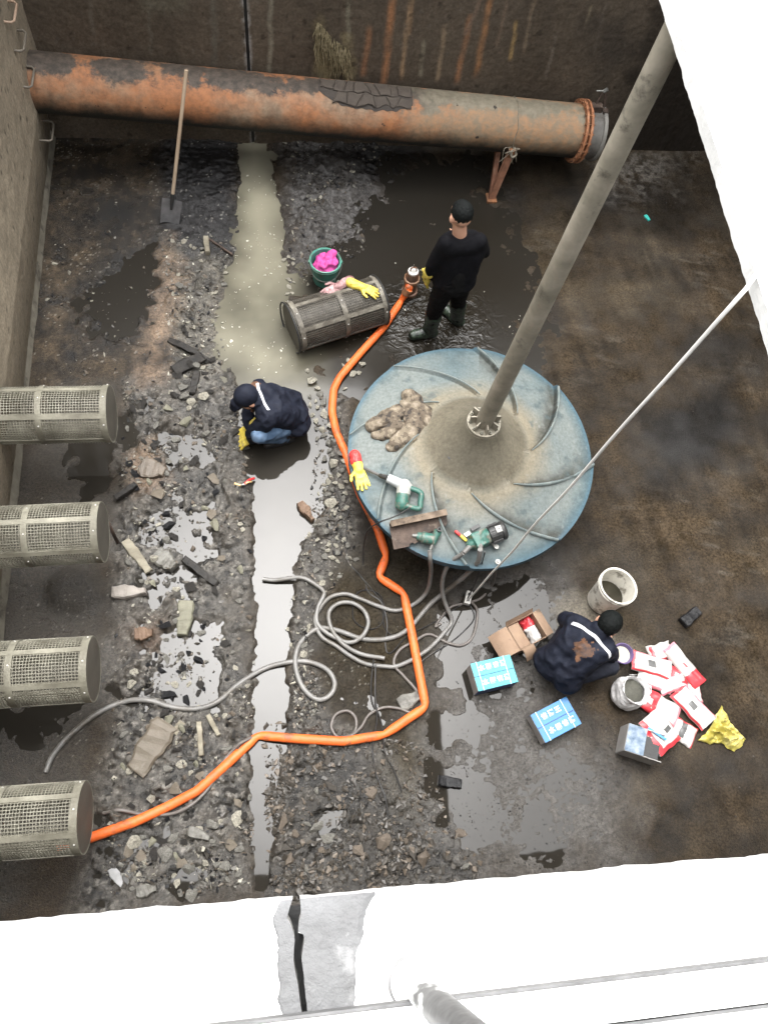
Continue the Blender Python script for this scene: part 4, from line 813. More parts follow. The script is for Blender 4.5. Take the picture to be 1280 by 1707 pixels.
# --- squatting people
def squatter(base, yaw, label, cap, top, leg, gloved, mud, stripe, lean=0., k0=(-.2,.2,.40), k1=(.2,.18,.38), e0=(-.29,.26,.40), e1=(.29,.25,.40), w0=(-.13,.43,.20), w1=(.10,.44,.20), sc=.9, rs=.88):
    """local frame: x to the person's right, y the way they face"""
    Mz = rotz(yaw); Ms = Mz; t = thing('person', base, label, 'person'); Q = lambda x, y, z: Vector(base)+Mz@Vector((x*sc, y*sc, z*sc))
    PEl = Q(0,-.14,.29); CHl = Q(0,.10,.58); NKl = Q(lean*.3,.225,.70); HDl = Q(lean,.315,.745); S_ = {}; 
    hp = {s: Q(s*.10,-.14,.27) for s in (-1, 1)}; kn = {-1: Q(*k0), 1: Q(*k1)}; an = {-1: Q(-.15,-.02,.075), 1: Q(.15,-.03,.075)}
    sd = {s: Q(s*.19,.155,.62) for s in (-1, 1)}; el = {-1: Q(*e0), 1: Q(*e1)}; wr = {-1: Q(*w0), 1: Q(*w1)}
    def legs(m, g=0.):
        for s in (-1, 1): m.caps(hp[s], kn[s], .092*rs+g, .066*rs+g); m.caps(kn[s], an[s], .062*rs+g, .046*rs+g)
        m.caps(hp[-1], hp[1], .118*rs+g)
    def torso(m, g=0.):
        for s in (-1, 1):
            m.caps(PEl+Mz@Vector((s*.05,0,.05)), CHl+Mz@Vector((s*.06,0,0)), .125*rs+g, .125*rs+g)
            m.caps(sd[s], el[s], .064*rs+g, .052*rs+g); m.caps(el[s], wr[s], .052*rs+g, .036*rs+g)
        m.caps(sd[-1].lerp(sd[1], .12), sd[-1].lerp(sd[1], .88), .088*rs+g); m.caps(CHl, NKl, .115*rs+g, .07*rs+g)
    fw = Mz@Vector((-.15 if lean else 0, 1, -.95)); up = Mz@Vector((0, .8, .75))
    m = MB(); legs(m, -.012); torso(m, -.014); m.caps(NKl, HDl, .056, .054); Lq, Mq = head_mesh(m, HDl, fw, up, 1.0)
    for s in (-1, 1):
        m.caps(an[s], an[s]+Mz@Vector((s*.02,.13,-.04)), .036, .028)
        if not gloved: hand(m, wr[s], Mz@Vector((-s*.25,.8,-.6)), Mz@Vector((0,.4,1)), 1., -s)
    bd = blob('body', m, .011, skin, t, smooth=2); eyes(HDl, Lq, bd)
    m = MB(); Lc, Mc = hair_cap(m, HDl, fw, up, 1.0, .016 if cap else .012)
    if cap:
        m.caps(Lc(0,.085,.045), Lc(0,.135,.03), .05, .035); m.caps(Lc(-.045,.08,.04), Lc(-.03,.135,.03), .022, .018); m.caps(Lc(.045,.08,.04), Lc(.03,.135,.03), .022, .018)
    blob('cap' if cap else 'hair', m, .008, navy if cap else hair, t, .0 if cap else .004, 60)
    def mudpick(c):
        q = mud(Mz.transposed()@(c-Vector(base))); return 1 if q+.35*mnoise.noise(c*22) > .5 else 0
    m = MB(); torso(m, .012); m.caps(PEl+Mz@Vector((-.09,-.02,.0)), PEl+Mz@Vector((.09,-.02,0)), .13*rs); jk = blob('jacket', m, .011, [top, muddy], t, .016, 8, 2, pick=mudpick)
    # reflective tape across the shoulders, laid on the jacket by casting down onto it
    bm = bmesh.new(); bm.from_mesh(jk.data)
    from mathutils.bvhtree import BVHTree
    bv = BVHTree.FromBMesh(bm); rows = []
    for i in range(25):
        f = i/24; x = stripe[0][0]+(stripe[1][0]-stripe[0][0])*f; y = stripe[0][1]+(stripe[1][1]-stripe[0][1])*f+.015*math.sin(f*3.1); rw_ = []
        for k in (-1, -.3, .3, 1):
            p = Mz@Vector((x, y+k*.0105, 0)); hit = bv.ray_cast(Vector((p.x, p.y, 2)), Vector((0,0,-1)))
            if hit[0] is not None: rw_.append(hit[0]+Vector((0,0,.005)))
        if len(rw_) == 4: rows.append(rw_)
    bm.free(); m = MB()
    for a_ in rows: m.v += [tuple(p+Vector(base)) for p in a_]
    for i in range(len(rows)-1):
        for k in range(3): m.f.append((i*4+k, i*4+k+1, i*4+5+k, i*4+4+k)); m.m.append(0)
    m.build('reflective_stripe', reflect, jk, smooth=True, org=base)
    m = MB(); legs(m, .008); blob('trousers', m, .012, leg, t, .008, 12, 3)
    for s in (-1, 1):
        m = MB(); a_ = an[s]; m.caps(a_+Mz@Vector((0,-.05,-.03)), a_+Mz@Vector((s*.02,.15,-.035)), .046, .036); m.caps(a_, a_+Vector((0,0,.03)), .05); blob('shoe', m, .009, blackrub, t, 0, 1, 1)
        if gloved:
            m = MB(); dd = Mz@Vector((-s*.15,.75,-.75)); hand(m, wr[s], dd, Mz@Vector((0,.7,.7)), 1.12, -s, .3, .3); m.caps(wr[s]-dd.normalized()*.06, wr[s]+dd.normalized()*.02, .048, .038); blob('glove', m, .0055, yglove, t, .002, 40, 1)
    return t
p2 = G(466,716); squatter((p2.x, p2.y, .0), R(102), 'person in navy jacket, cap and faded jeans squatting in the channel', True, navy, denim, True,
    lambda q: 1-math.hypot((q.x-.12)/.13, (q.y-.18)/.11), ((-.12, .105), (.14, .135)), .03, k0=(-.26,.27,.44), e0=(-.17,.31,.36), w0=(-.13,.34,.19), w1=(-.0,.33,.20), e1=(.22,.28,.40), sc=.76)
p3 = G(934,1107); squatter((p3.x, p3.y, .0), R(-50), 'bareheaded person in dark jacket with brown mud stain squatting beside the white bucket', False, navy, navytrousers, False,
    lambda q: 1-math.hypot((q.x-.02)/.12, (q.y+.0)/.13), ((-.17, .08), (.19, .095)), .02, k1=(.33,.18,.38), e0=(-.27,.20,.42), e1=(.25,.27,.40), w0=(-.06,.40,.2), w1=(.16,.42,.22), sc=.78)

# ---------------------------------------------------------------- hoses and cables
def kinked(L, r, z=None):
    """straight lengths with short bends; L list of ground pixels"""
    pts = [P(a, b, r*.85) if len(q_) == 0 else G(a, b, q_[0]) for a, b, *q_ in L]; out = []
    for i in range(len(pts)-1):
        a, b = pts[i], pts[i+1]; n = max(3, int((b-a).length/.03))
        for k in range(n):
            t = k/n; p = a.lerp(b, t); out.append(p)
    out.append(pts[-1])
    for i in range(1):                       # soften just the bends
        out = [out[0]]+[(out[j-1]+out[j]*2+out[j+1])/4 for j in range(1, len(out)-1)]+[out[-1]]
    return out, pts
OH = [(681,482,.16), (668,505), (640,548), (600,592), (566,632), (556,652), (553,690), (560,725), (575,760), (600,830), (628,884), (643,930), (630,964), (672,991), (684,1052), (708,1180), (640,1226), (572,1238), (500,1234), (430,1227), (370,1284), (330,1320), (282,1345), (230,1370), (146,1400), (100,1412)]
pts, kk = kinked(OH, .036)
ohx = thing('orange_hose', wloc(fl)+kk[0]*1., 'bright orange kinked discharge hose running from pump past the impeller to nearest strainer', 'hose')
m = MB(); rad = []; sharp = [kk[i] for i in range(1, len(kk)-1) if (kk[i]-kk[i-1]).angle(kk[i+1]-kk[i]) > R(22)]
for i, p in enumerate(pts):
    dk = min((p-q).length for q in sharp); rad.append(.034*(1-.26*math.exp(-(dk/.035)**2)+.008*math.sin(i*1.9)+.025*mnoise.noise(p*9)))
m.tube(pts, rad, 14, flat=.86, up=(0,0,1)); m.build('hose_tube', orange, ohx, smooth=60)
m = MB(); m.tube([kk[0]+Vector((0,0,.0)), kk[0]+(kk[1]-kk[0]).normalized()*.06], .041, 14); m.build('hose_clip', rust, ohx, smooth=50)
def hose(L, r, mat, label, cat='hose', name='grey_hose', group=None, k=8, n=10, lift=0., parts=()):
    pts = []
    for q in L:
        pts.append(P(q[0], q[1], r*.9+lift) if len(q) == 2 else (G(q[0], q[1], q[2]) if isinstance(q, tuple) else q))
    m = MB(); sp_ = spline(pts, k); m.tube(sp_, r, n); return tag(m.build(name, mat, smooth=60), label, cat, group)
hose([(716,918,.66), (717,935,.6), (718,955,.35), (712,985,.12), (690,1008), (660,1019), (630,1012), (600,1000), (575,992), (550,998), (534,1015), (525,1036), (535,1062), (560,1078), (585,1096), (610,1108), (640,1112), (660,1112), (688,1100), (715,1082), (740,1055), (752,1035), (740,1000,.12), (737,970,.3), (748,940,.52), (772,922,.66)], .0165, greyhose, 'long grey hose looping in a wide coil between the two grout pumps', group='grey injection hoses')
hose([(800,916,.72), (797,935,.6), (780,955,.4), (750,980,.15), (715,1010), (685,1045), (660,1062), (630,1068), (600,1066), (560,1052), (530,1050), (505,1068), (493,1095), (495,1125), (508,1152), (530,1168), (550,1160), (558,1140), (545,1118), (515,1106), (480,1106), (440,1116), (400,1142), (365,1170), (330,1182), (290,1180), (250,1170), (210,1170), (165,1190), (120,1225), (90,1260), (78,1288)], .019, greyhose, 'longest grey hose, running from the pump across the channel to the side wall', group='grey injection hoses')
hose([(438,967), (460,969), (500,967), (525,978), (540,992), (530,1015), (528,1040), (545,1058), (570,1070)], .0165, greyhose, 'grey hose end lying across the channel water beside the rubble', group='grey injection hoses', lift=.012)
hose([(640,1100), (600,1092), (570,1075), (552,1050), (548,1025), (562,1010), (585,1008), (605,1020), (613,1040), (606,1060), (590,1072), (572,1072), (556,1060)], .0165, greyhose, 'grey hose wound in a small round loop inside the wide coil', group='grey injection hoses', lift=.02)
hose([(782,1000,.05), (795,1020), (788,1060), (770,1076), (745,1072), (715,1058), (690,1070), (665,1085), (656,1108), (672,1128), (692,1150), (702,1172), (690,1190), (665,1182), (640,1180), (615,1192), (600,1215), (580,1230), (562,1230), (552,1212), (560,1192), (580,1186), (593,1200), (590,1222), (570,1232)], .0115, brownhose, 'thin brownish hose curling beside the orange hose to a small loop', group='thin brownish hoses')
hose([(560,1236), (500,1228), (440,1226), (405,1240), (380,1262), (365,1290), (345,1320), (318,1345), (285,1358), (240,1358), (205,1352), (175,1356)], .0125, brownhose, 'thin brownish hose following the orange hose towards the nearest strainer', group='thin brownish hoses')
hose([(828,940,.4), (820,975), (800,998), (775,1006), (752,1012), (735,1030), (725,1045), (735,1040)], .010, brownhose, 'short brownish hose dropping from the disc rim by the white socket', group='thin brownish hoses')
def cable(L, lab, r=.0055, **kw): return hose(L, r, bluerub, lab, 'cable', 'black_cable', 'black power cables', 6, 6, **kw)
cable([(684,846,.74), (660,860,.72), (630,872,.66), (610,890,.3), (605,940), (612,985), (635,1005), (645,1040), (642,1075), (650,1090), (680,1060), (720,1040), (750,1020), (775,1005)], 'black cable trailing from the demolition hammer over the disc rim to the coil')
cable([(580,850), (577,900), (580,935), (600,960), (625,990), (640,1010), (636,1040), (615,1050), (590,1035), (590,1000), (605,985), (635,995), (640,1045), (660,1065)], 'black cable looping through the grey hose coil from the impeller edge')
cable([(622,1100), (618,1140), (620,1170), (632,1195), (638,1225), (640,1255), (655,1285), (668,1320)], 'black cable passing under the orange hose towards the near edge', lift=.02)
cable([(625,1110), (625,1160), (628,1200), (620,1245), (625,1290), (640,1330), (645,1360)], 'thin black cable beside another, ending in mud near the near edge', lift=.02)
cable([(780,1002), (790,1030), (770,1055), (745,1075), (720,1090), (700,1105), (690,1115)], 'thin black cable from the white socket to the orange hose')
cable([(808,920,.75), (800,950,.45), (790,975,.2), (778,1000,.06)], 'short black lead from the larger pump down to the white socket')
m = MB(); top = [G(1300,404,ZT+.02), G(1280,432,ZT+.015), G(1250,470,ZT+.013), G(1243,481,ZT-.0)]; end = G(780,1000,.09); n = 24
pth = top+[top[-1].lerp(end, k/n)+Vector((.006*math.sin(k*.9)*math.sin(math.pi*k/n), 0, -.02*math.sin(math.pi*k/n)+.003*math.sin(k*1.7))) for k in range(1, n+1)]
m.tube(pth, .0065, 8); tag(m.build('white_cable', whitecable, smooth=60), 'white cable stretched from the walkway down across the disc', 'cable')
sk = P(778,1000); t = thing('power_socket', sk, 'small white power socket at the foot of the white cable', 'socket')
m = MB(); m.box(sk+Vector((0,0,.045)), (.05,.11,.06), rotz(R(-20)), bev=.008); m.build('casing', whitep, t, smooth=40)
for k in (-.025, .025): m = MB(); m.box(sk+rotz(R(-20))@Vector((0,k,.076)), (.022,.018,.003), rotz(R(-20))); m.build('outlet', blackrub, t)

# submersible pump at the head of the orange hose
pb = P(682,487); t = thing('submersible_pump', pb, 'brown rusty submersible pump standing in the water at the orange hose end', 'pump')
brn = pm('brown_pump_paint', [(.07,.03,.018), (.14,.065,.035), (.2,.1,.06)], 12, .5, .3, dirt=(.1,.08,.06), dlo=.55)
m = MB(); m.lathe([(.055, 0), (.06, .02), (.06, .17), (.066, .175), (.066, .2), (.056, .205), (.056, .27), (.05, .285), (.0, .285)], 24, pb); m.build('body', brn, t, smooth=40)
m = MB(); m.lathe([(.062, .17), (.072, .175), (.072, .205), (.062, .21)], 24, pb, close=False); m.build('collar', pm('pale_brown_collar', [(.2,.1,.05), (.32,.19,.11)], 12, .5, .3), t, smooth=30)
m = MB(); m.lathe([(.05, .285), (.048, .30), (0, .30)], 20, pb); m.build('cap', whitep, t, smooth=40)
m = MB(); m.lathe([(.075, .0), (.075, .03), (.06, .035)], 20, pb); m.build('base', brn, t, smooth=40)
m = MB(); m.tube(spline([pb+Vector((-.03,0,.29)), pb+Vector((-.02,0,.34)), pb+Vector((.02,0,.34)), pb+Vector((.03,0,.29))], 5), .007, 6); m.build('handle', brn, t, smooth=True)
m = MB(); m.tube([pb+Vector((-.02,-.02,.14)), kk[0]], .036, 14); m.build('outlet', orange, t, smooth=True)

# ---------------------------------------------------------------- buckets, basin
def bucket(loc, tilt, name, label, mat, r0, r1, hgt, inside, handle=True, lvl=.45):
    t = thing(name, loc, label, 'bucket'); M = tilt; m = MB()
    m.lathe([(0, 0), (r0, 0), (r0+(r1-r0)*.84, hgt*.84), (r1+.006, hgt*.85), (r1+.007, hgt*.90), (r1, hgt*.91), (r1+.002, hgt*.985), (r1+.008, hgt), (r1, hgt+.003), (r1-.008, hgt-.004), (r0-.008+(r1-r0)*.03, .02), (0, .016)], 36, loc, M); m.build('shell', mat, t, smooth=35)
    if inside: m = MB(); rl = r0+(r1-r0)*lvl-.009; m.lathe([(0, hgt*lvl), (rl, hgt*lvl+.001)], 32, loc, M); m.build('contents', inside, t, smooth=True)
    if handle:
        m = MB(); m.tube([Vector(loc)+M@Vector((math.cos(a)*(r1+.012), math.sin(a)*(r1+.012)*.97, hgt*.9-abs(math.sin(a))*.10)) for a in np.linspace(math.pi, 2*math.pi, 20)], .0035, 6); m.build('handle', steel, t, smooth=True)
        for s in (-1, 1): m = MB(); m.box(Vector(loc)+M@Vector((s*(r1+.008), 0, hgt*.9)), (.014,.03,.03), M); m.build('ear', mat, t)
    return t
bk = P(541,465); bucket(bk, Matrix.Identity(3), 'green_bucket', 'round green plastic bucket with a pink cloth stuffed in it', greenp, .105, .138, .26, None)
m = MB(); bt = bk+Vector((0,0,.2)); random.seed(3)
for k in range(12): a = random.uniform(0, 6.28); q = bt+Vector((math.cos(a)*.05, math.sin(a)*.05, random.uniform(0,.045))); m.caps(q, q+Vector((random.uniform(-.05,.05), random.uniform(-.05,.05), random.uniform(-.02,.03))), .035, .03, 8)
m.ell(bt, (.105,.105,.05)); tag(blob('pink_cloth', m, .009, pink, amp=.016, sc=16, smooth=1), 'crumpled magenta pink cloth inside the green bucket', 'cloth')
wb = P(1000,1003); bucket(wb, Matrix.Rotation(R(9), 3, 'Y')@Matrix.Rotation(R(-6), 3, 'X'), 'white_bucket', 'cement-smeared white bucket of muddy water beside the squatting person', bucketw, .118, .150, .30, cement, False, .42)
bs = P(1031,1094); t = thing('purple_basin', bs, 'small purple plastic scoop holding pale slurry beside the open sack', 'scoop')
m = MB(); m.lathe([(0, 0), (.06, 0), (.078, .075), (.084, .078), (.078, .082), (.072, .074), (.056, .01), (0, .008)], 32, bs); m.build('bowl', purple, t, smooth=35)
m = MB(); m.lathe([(0, .045), (.066, .046)], 28, bs); m.build('slurry', slurry, t)
m = MB(); hd_ = G(1012,1122,.10)-bs; m.tube([bs+hd_.normalized()*.075+Vector((0,0,.03)), bs+hd_*.9], [.016, .011], 10); m.build('handle', pm('slurry_coated_handle', [(.28,.26,.2), (.36,.34,.27)], 12, .5, .2), t, smooth=50)

# ---------------------------------------------------------------- cartons
def carton(loc, ang, sx, sy, sz, name, label, topm, sidem, endm, text):
    t = thing(name, loc, label, 'carton', 'blue cartons'); Mz = rotz(ang); Q = lambda x, y, z: Vector(loc)+Mz@Vector((x, y, z))
    m = MB(); m.box(Q(0,0,sz/2), (sx-.004,sy-.004,sz-.004), Mz, bev=.004); m.build('body', sidem, t, smooth=30)
    for s in (-1, 1): m = MB(); m.box(Q(0, s*(sy/4+.0005), sz+.001), (sx, sy/2-.004, .004), Mz, bev=.0012); m.build('top_flap', topm, t)
    for s in (-1, 1): m = MB(); m.box(Q(s*(sx/2), 0, sz/2), (.003, sy-.01, sz-.01), Mz); m.build('end_panel', endm, t)
    if text:
        for s, off, tx in text:
            cu = bpy.data.curves.new('lettering', 'FONT'); cu.body = tx; cu.size = sy*.21; cu.align_x = 'CENTER'; cu.align_y = 'CENTER'; cu.extrude = .0006; cu.space_character = 1.5; cu.offset = .0014
            tmp = bpy.data.objects.new('tmp', cu); C.objects.link(tmp); me = bpy.data.meshes.new_from_object(tmp.evaluated_get(bpy.context.evaluated_depsgraph_get())); bpy.data.objects.remove(tmp)
            me.materials.clear(); me.materials.append(printwhite); o = bpy.data.objects.new('lettering', me); C.objects.link(o); o.parent = t
            o.location = Mz@Vector((off, s*sy/4, sz+.0045)); o.rotation_euler = (0, 0, ang)
    for x in (-.36, .32): m = MB(); m.box(Q(x*sx, 0, sz+.0042), (.006, sy+.004, .0016), Mz); m.build('strap', pm('clear_strap', [(.4,.55,.62)], 9, .3, 0), t)
    return t
cb = P(815,1130); cb.z = 0.01
ca = G(856,1128,.2)-G(782,1146,.2); carton(cb, math.atan2(ca.y, ca.x), .315, .215, .17, 'cyan_carton', 'bright cyan carton on the wet floor next to the open cardboard box', cyanbox, navyside, cartgrey, [(1, .0, '水固堵漏'), (-1, .0, '水固堵漏')])
cb = P(918,1204); cb.z = 0.01
ca = G(968,1190,.13)-G(908,1222,.13); carton(cb, math.atan2(ca.y, ca.x), .32, .225, .12, 'blue_carton', 'blue carton with white lettering behind the squatting person', bluebox, navyside, cartgrey, [(1, -.01, '堵漏王'), (-1, .02, '水固堵漏')])
# open cardboard box with flaps
ob_ = P(868,1062); ob_.z = .012; t = thing('cardboard_box', ob_, 'open brown cardboard box with torn flaps behind the squatting person', 'box'); ang = R(24); Mz = rotz(ang); Q = lambda x, y, z: ob_+Mz@Vector((x, y, z))
bx_, by_, bh_ = .25, .21, .16
for x, y, sx_, sy_ in ((-bx_/2,0,.006,by_), (bx_/2,0,.006,by_), (0,-by_/2,bx_-.012,.006), (0,by_/2,bx_-.012,.006)): m = MB(); m.box(Q(x, y, bh_/2), (sx_, sy_, bh_), Mz); m.build('side_panel', card, t)
m = MB(); m.box(Q(0,0,.004), (bx_-.015,by_-.015,.006), Mz); m.build('bottom_panel', card, t)
def flap(edge, out, w_, L_, drop, bend=0.):
    m = MB(); e0, e1 = edge
    m.grid(lambda u, v: e0.lerp(e1, u)+out*L_*v+Vector((0,0,-drop*v*v+bend*math.sin(v*3)+.004*mnoise.noise(Vector((u*5, v*5, drop*9))))), 6, 6)
    k = len(m.v); m.v += [tuple(Vector(p)+Vector((0,0,-.005))) for p in m.v]; m.f += [tuple(i+k for i in f[::-1]) for f in m.f]; m.m += [0]*36; m.build('flap', card, t, smooth=40)
flap((Q(-bx_/2,-by_/2,bh_), Q(-bx_/2,by_/2,bh_)), Mz@Vector((-1,.0,0)), by_, .15, .06, .012)
flap((Q(-bx_/2+.01,-by_/2+.01,bh_-.004), Q(-bx_/2+.01,by_/2-.01,bh_-.004)), Mz@Vector((1,.0,0)), by_, .10, .02)
flap((Q(-bx_/2+.02,-by_/2,bh_), Q(bx_/2-.13,-by_/2,bh_)), Mz@Vector((.1,-1,0)), bx_, .09, .08)
flap((Q(bx_/2,-by_/2,bh_), Q(bx_/2,by_/2,bh_)), Mz@Vector((1,.0,.35)), by_, .05, -.01)
flap((Q(-bx_/2,by_/2,bh_), Q(bx_/2,by_/2,bh_)), Mz@Vector((0,.5,1)), by_, .05, -.0)
m = MB(); q = Q(.05,-.01,.06)
for k in range(7): m.caps(q+Mz@Vector((.0+.012*k*(k % 2), -.08+.028*k, .012*math.sin(k*2))), q+Mz@Vector((.03, -.06+.026*k, .03)), .032, .026, 8)
yb0 = (Mz@Vector((0,1,0)))
tag(blob('bagged_powder', m, .008, [bagwhite, bagred], amp=.008, sc=18, smooth=1, pick=lambda c: 1 if (c-q).dot(yb0) > .035 else 0), 'crumpled red and white bag inside the open cardboard box', 'bag')

# ---------------------------------------------------------------- red and white powder bags
bag_cache = {}
def bag(c0, c1, wpx, kind, label, z=.02, tilt=(0,0), seed=0):
    """c0, c1: ground pixels of the two ends of the long axis"""
    a = G(*c0, z); b = G(*c1, z); ctr = (a+b)/2; L = (b-a).length; W = wpx*.0043; ang = math.atan2((b-a).y, (b-a).x); nu, nv_ = 16, 12
    m = MB(); rg = random.Random(seed)
    def f(u, v, top):
        x = (u-.5)*L; y = (v-.5)*W*(1-.05*math.sin(u*math.pi)); e = (min(u, 1-u)*2*min(1, 3))*1.; th = .022*min(1, 5*min(u, 1-u))**.5*min(1, 5*min(v, 1-v))**.5
        w_ = .012*mnoise.noise(Vector((u*3.5+seed*3, v*3.5, seed)))+.006*mnoise.noise(Vector((u*9+seed, v*9, seed*2)))
        x += .008*mnoise.noise(Vector((v*4, seed, u*2))); y += .008*mnoise.noise(Vector((u*4, seed+5, v*2)))
        return Vector((x, y, (th+w_+.012 if top else w_*.6)))
    for top in (1, 0):
        k = len(m.v); m.v += [tuple(f(i/nu, j/nv_, top)) for j in range(nv_+1) for i in range(nu+1)]
        for j in range(nv_):
            for i in range(nu):
                u = (i+.5)/nu; v = (j+.5)/nv_; mi = 0
                if kind == 'square':
                    if v < .1 or u < .08: mi = 1
                    elif v > .92: mi = 3
                    elif .38 < u < .56 and .35 < v < .68: mi = 2
                elif kind == 'redhalf': mi = 1 if (u < .42 and not (.12 < u < .3 and .3 < v < .6)) else (3 if v < .09 or u > .93 else 0)
                elif kind == 'redend': mi = 1 if u > .66 or (.45 < u < .55 and .4 < v < .62) else (3 if u < .06 else 0)
                elif kind == 'band': mi = 1 if (v < .13 or u > .9) else (2 if .5 < u < .62 and .55 < v < .8 else 0)
                elif kind == 'bandrow': mi = 1 if (.06 < u < .2 and .12 < v < .88) or v < .06 else 0
                elif kind == 'rect': mi = 2 if .25 < u < .5 and .18 < v < .88 else (1 if v > .93 or u > .95 else 0)
                elif kind == 'red': mi = 0 if (.35 < u < .6 and .3 < v < .7) else 1
                elif kind == 'pink': mi = 3 if v < .16 or v > .9 else 0
                q = [k+j*(nu+1)+i, k+j*(nu+1)+i+1, k+(j+1)*(nu+1)+i+1, k+(j+1)*(nu+1)+i]; m.f.append(tuple(q)); m.m.append(mi)
    n1 = (nu+1)*(nv_+1); bd_ = [i for i in range(nu+1)]+[j*(nu+1)+nu for j in range(1, nv_+1)]+[nv_*(nu+1)+i for i in range(nu-1, -1, -1)]+[j*(nu+1) for j in range(nv_-1, 0, -1)]
    for i in range(len(bd_)): p_, q_ = bd_[i], bd_[(i+1) % len(bd_)]; m.f.append((p_, q_, q_+n1, p_+n1)); m.m.append(1 if kind in ('red', 'redhalf') else 0)
    o = m.build('powder_bag', [bagwhite, bagred, baggrey, bagpink], org=(0,0,0), smooth=50); o.location = ctr; o.rotation_euler = (R(tilt[0]), R(tilt[1]), ang)
    return tag(o, label, 'bag', 'red and white powder bags')
bag((1080,1092), (1118,1082), 32, 'bandrow', 'red and white bag at the far tip of the bag heap', .02, seed=1)
bag((1112,1078), (1166,1142), 30, 'redend', 'long white bag with red end, along the outer side of the heap', .05, (6,0), 2)
bag((1104,1118), (1148,1138), 34, 'red', 'mostly red bag under others in the middle of the heap', .02, seed=3)
bag((1052,1100), (1118,1118), 38, 'square', 'white bag with dark square print nearest the purple scoop', .05, (-4,3), 4)
bag((1062,1128), (1118,1146), 28, 'pink', 'white bag edged in red, lying below the scoop-side bag', .03, seed=5)
bag((1098,1148), (1140,1134), 28, 'pink', 'small white bag with pink edge in the heap centre', .035, (5,0), 6)
bag((1150,1138), (1158,1172), 28, 'pink', 'crumpled greyish bag end poking from under the long ones', .015, seed=7)
bag((1062,1158), (1130,1196), 42, 'redhalf', 'red and white bag with flower print beside the open sack', .03, (0,4), 8)
bag((1128,1150), (1180,1208), 38, 'square', 'dusty bag with black square print at the heap edge near yellow film', .055, (5,-4), 9)
bag((1122,1212), (1156,1232), 40, 'rect', 'small white bag with black rectangle between carton and yellow film', .02, seed=10)
bag((1078,1192), (1118,1246), 60, 'band', 'large white bag with red border lying across the grey carton', .13, (-14,8), 11)
# grey carton those bags came in
gb = P(1058,1244); gb.z = .01; t = thing('grey_carton', gb, 'grey and blue printed carton lying open under the red-bordered bag', 'carton'); ang = math.atan2((G(1090,1262)-G(1034,1240)).y, (G(1090,1262)-G(1034,1240)).x); Mz = rotz(R(-22)); Q = lambda x, y, z: gb+Mz@Vector((x, y, z))
for c_, s_, mt in (((0,-.10,.09), (.28,.006,.19), cartgrey), ((0,.10,.09), (.28,.006,.19), cartgrey), ((-.14,0,.09), (.006,.194,.19), cartgrey), ((0,0,.004), (.27,.19,.006), cartgrey)): m = MB(); m.box(Q(*c_), s_, Mz); m.build('side_panel', mt, t)
m = MB(); m.box(Q(-.07,.0,.189), (.14,.2,.006), Mz); m.build('top_flap', pm('scuffed_blue_print', [(.05,.09,.15), (.14,.19,.25), (.26,.3,.34)], 20, .6, .2), t)
m = MB(); m.box(Q(.02,0,.09), (.2,.18,.14), Mz); m.build('dark_filler', blackrub, t)  # plain black block filling the open carton
m = MB(); m.box(G(1093,1222,.19), (.17,.016,.005), rotz(R(-38))); m.build('blue_tape', pm('blue_tape', [(.03,.2,.42)], 9, .4, 0), t)
# open sack
sk = P(1036,1160); t = thing('open_sack', sk, 'open grimy white sack of dark powder beside the squatting person', 'sack')
m = MB(); m.lathe([(0, 0), (.10, .0), (.125, .06), (.12, .13), (.105, .19), (.115, .225), (.125, .235), (.112, .225), (.09, .18), (.10, .12), (.10, .06), (0, .04)], 28, sk, Matrix.Rotation(R(8), 3, 'Y')); me_ = blob('sack_cloth', m, .009, sackm, t, .008, 11, 1)
m = MB(); m.lathe([(0, .155), (.098, .155), (.098, .1), (0, .1)], 28, sk); m.build('powder', darkgrout, t, smooth=True)
# yellow film
outl = [P(a_, b_) for a_, b_ in ((1198,1177),(1206,1190),(1213,1206),(1222,1216),(1238,1234),(1234,1244),(1218,1254),(1208,1250),(1198,1240),(1180,1242),(1160,1236),(1166,1228),(1178,1216),(1188,1196))]
q = sum(outl, Vector())/len(outl); no = len(outl); m = MB(); NR = 16; NT_ = no*5
for top_ in (1, 0):
    k0_ = len(m.v)
    for j in range(NR+1):
        f = j/NR
        for i in range(NT_):
            u = i/5; e = outl[int(u) % no].lerp(outl[(int(u)+1) % no], u-int(u)); p = q.lerp(e, f); k = mnoise.noise(Vector((p.x*11, p.y*11, 2)))+.6*mnoise.noise(Vector((p.x*26, p.y*26, 4)))
            zz = .012+(.085*(1-abs(k)*1.9)*(1-f**3)+.02*abs(mnoise.noise(Vector((p.x*30, p.y*30, 7)))))*1.; p = Vector((p.x+.015*k*f, p.y+.015*mnoise.noise(Vector((p.y*20, p.x*20, 1)))*f, max(zz, .012)+q.z-(0 if top_ else .003))); m.v.append(tuple(p))
    for j in range(NR):
        for i in range(NT_): i2 = (i+1) % NT_; m.f.append((k0_+j*NT_+i, k0_+j*NT_+i2, k0_+(j+1)*NT_+i2, k0_+(j+1)*NT_+i)); m.m.append(0)
tag(m.build('yellow_film', yfilm, smooth=35), 'crumpled sheet of translucent yellow plastic beside the bag heap', 'plastic sheet')
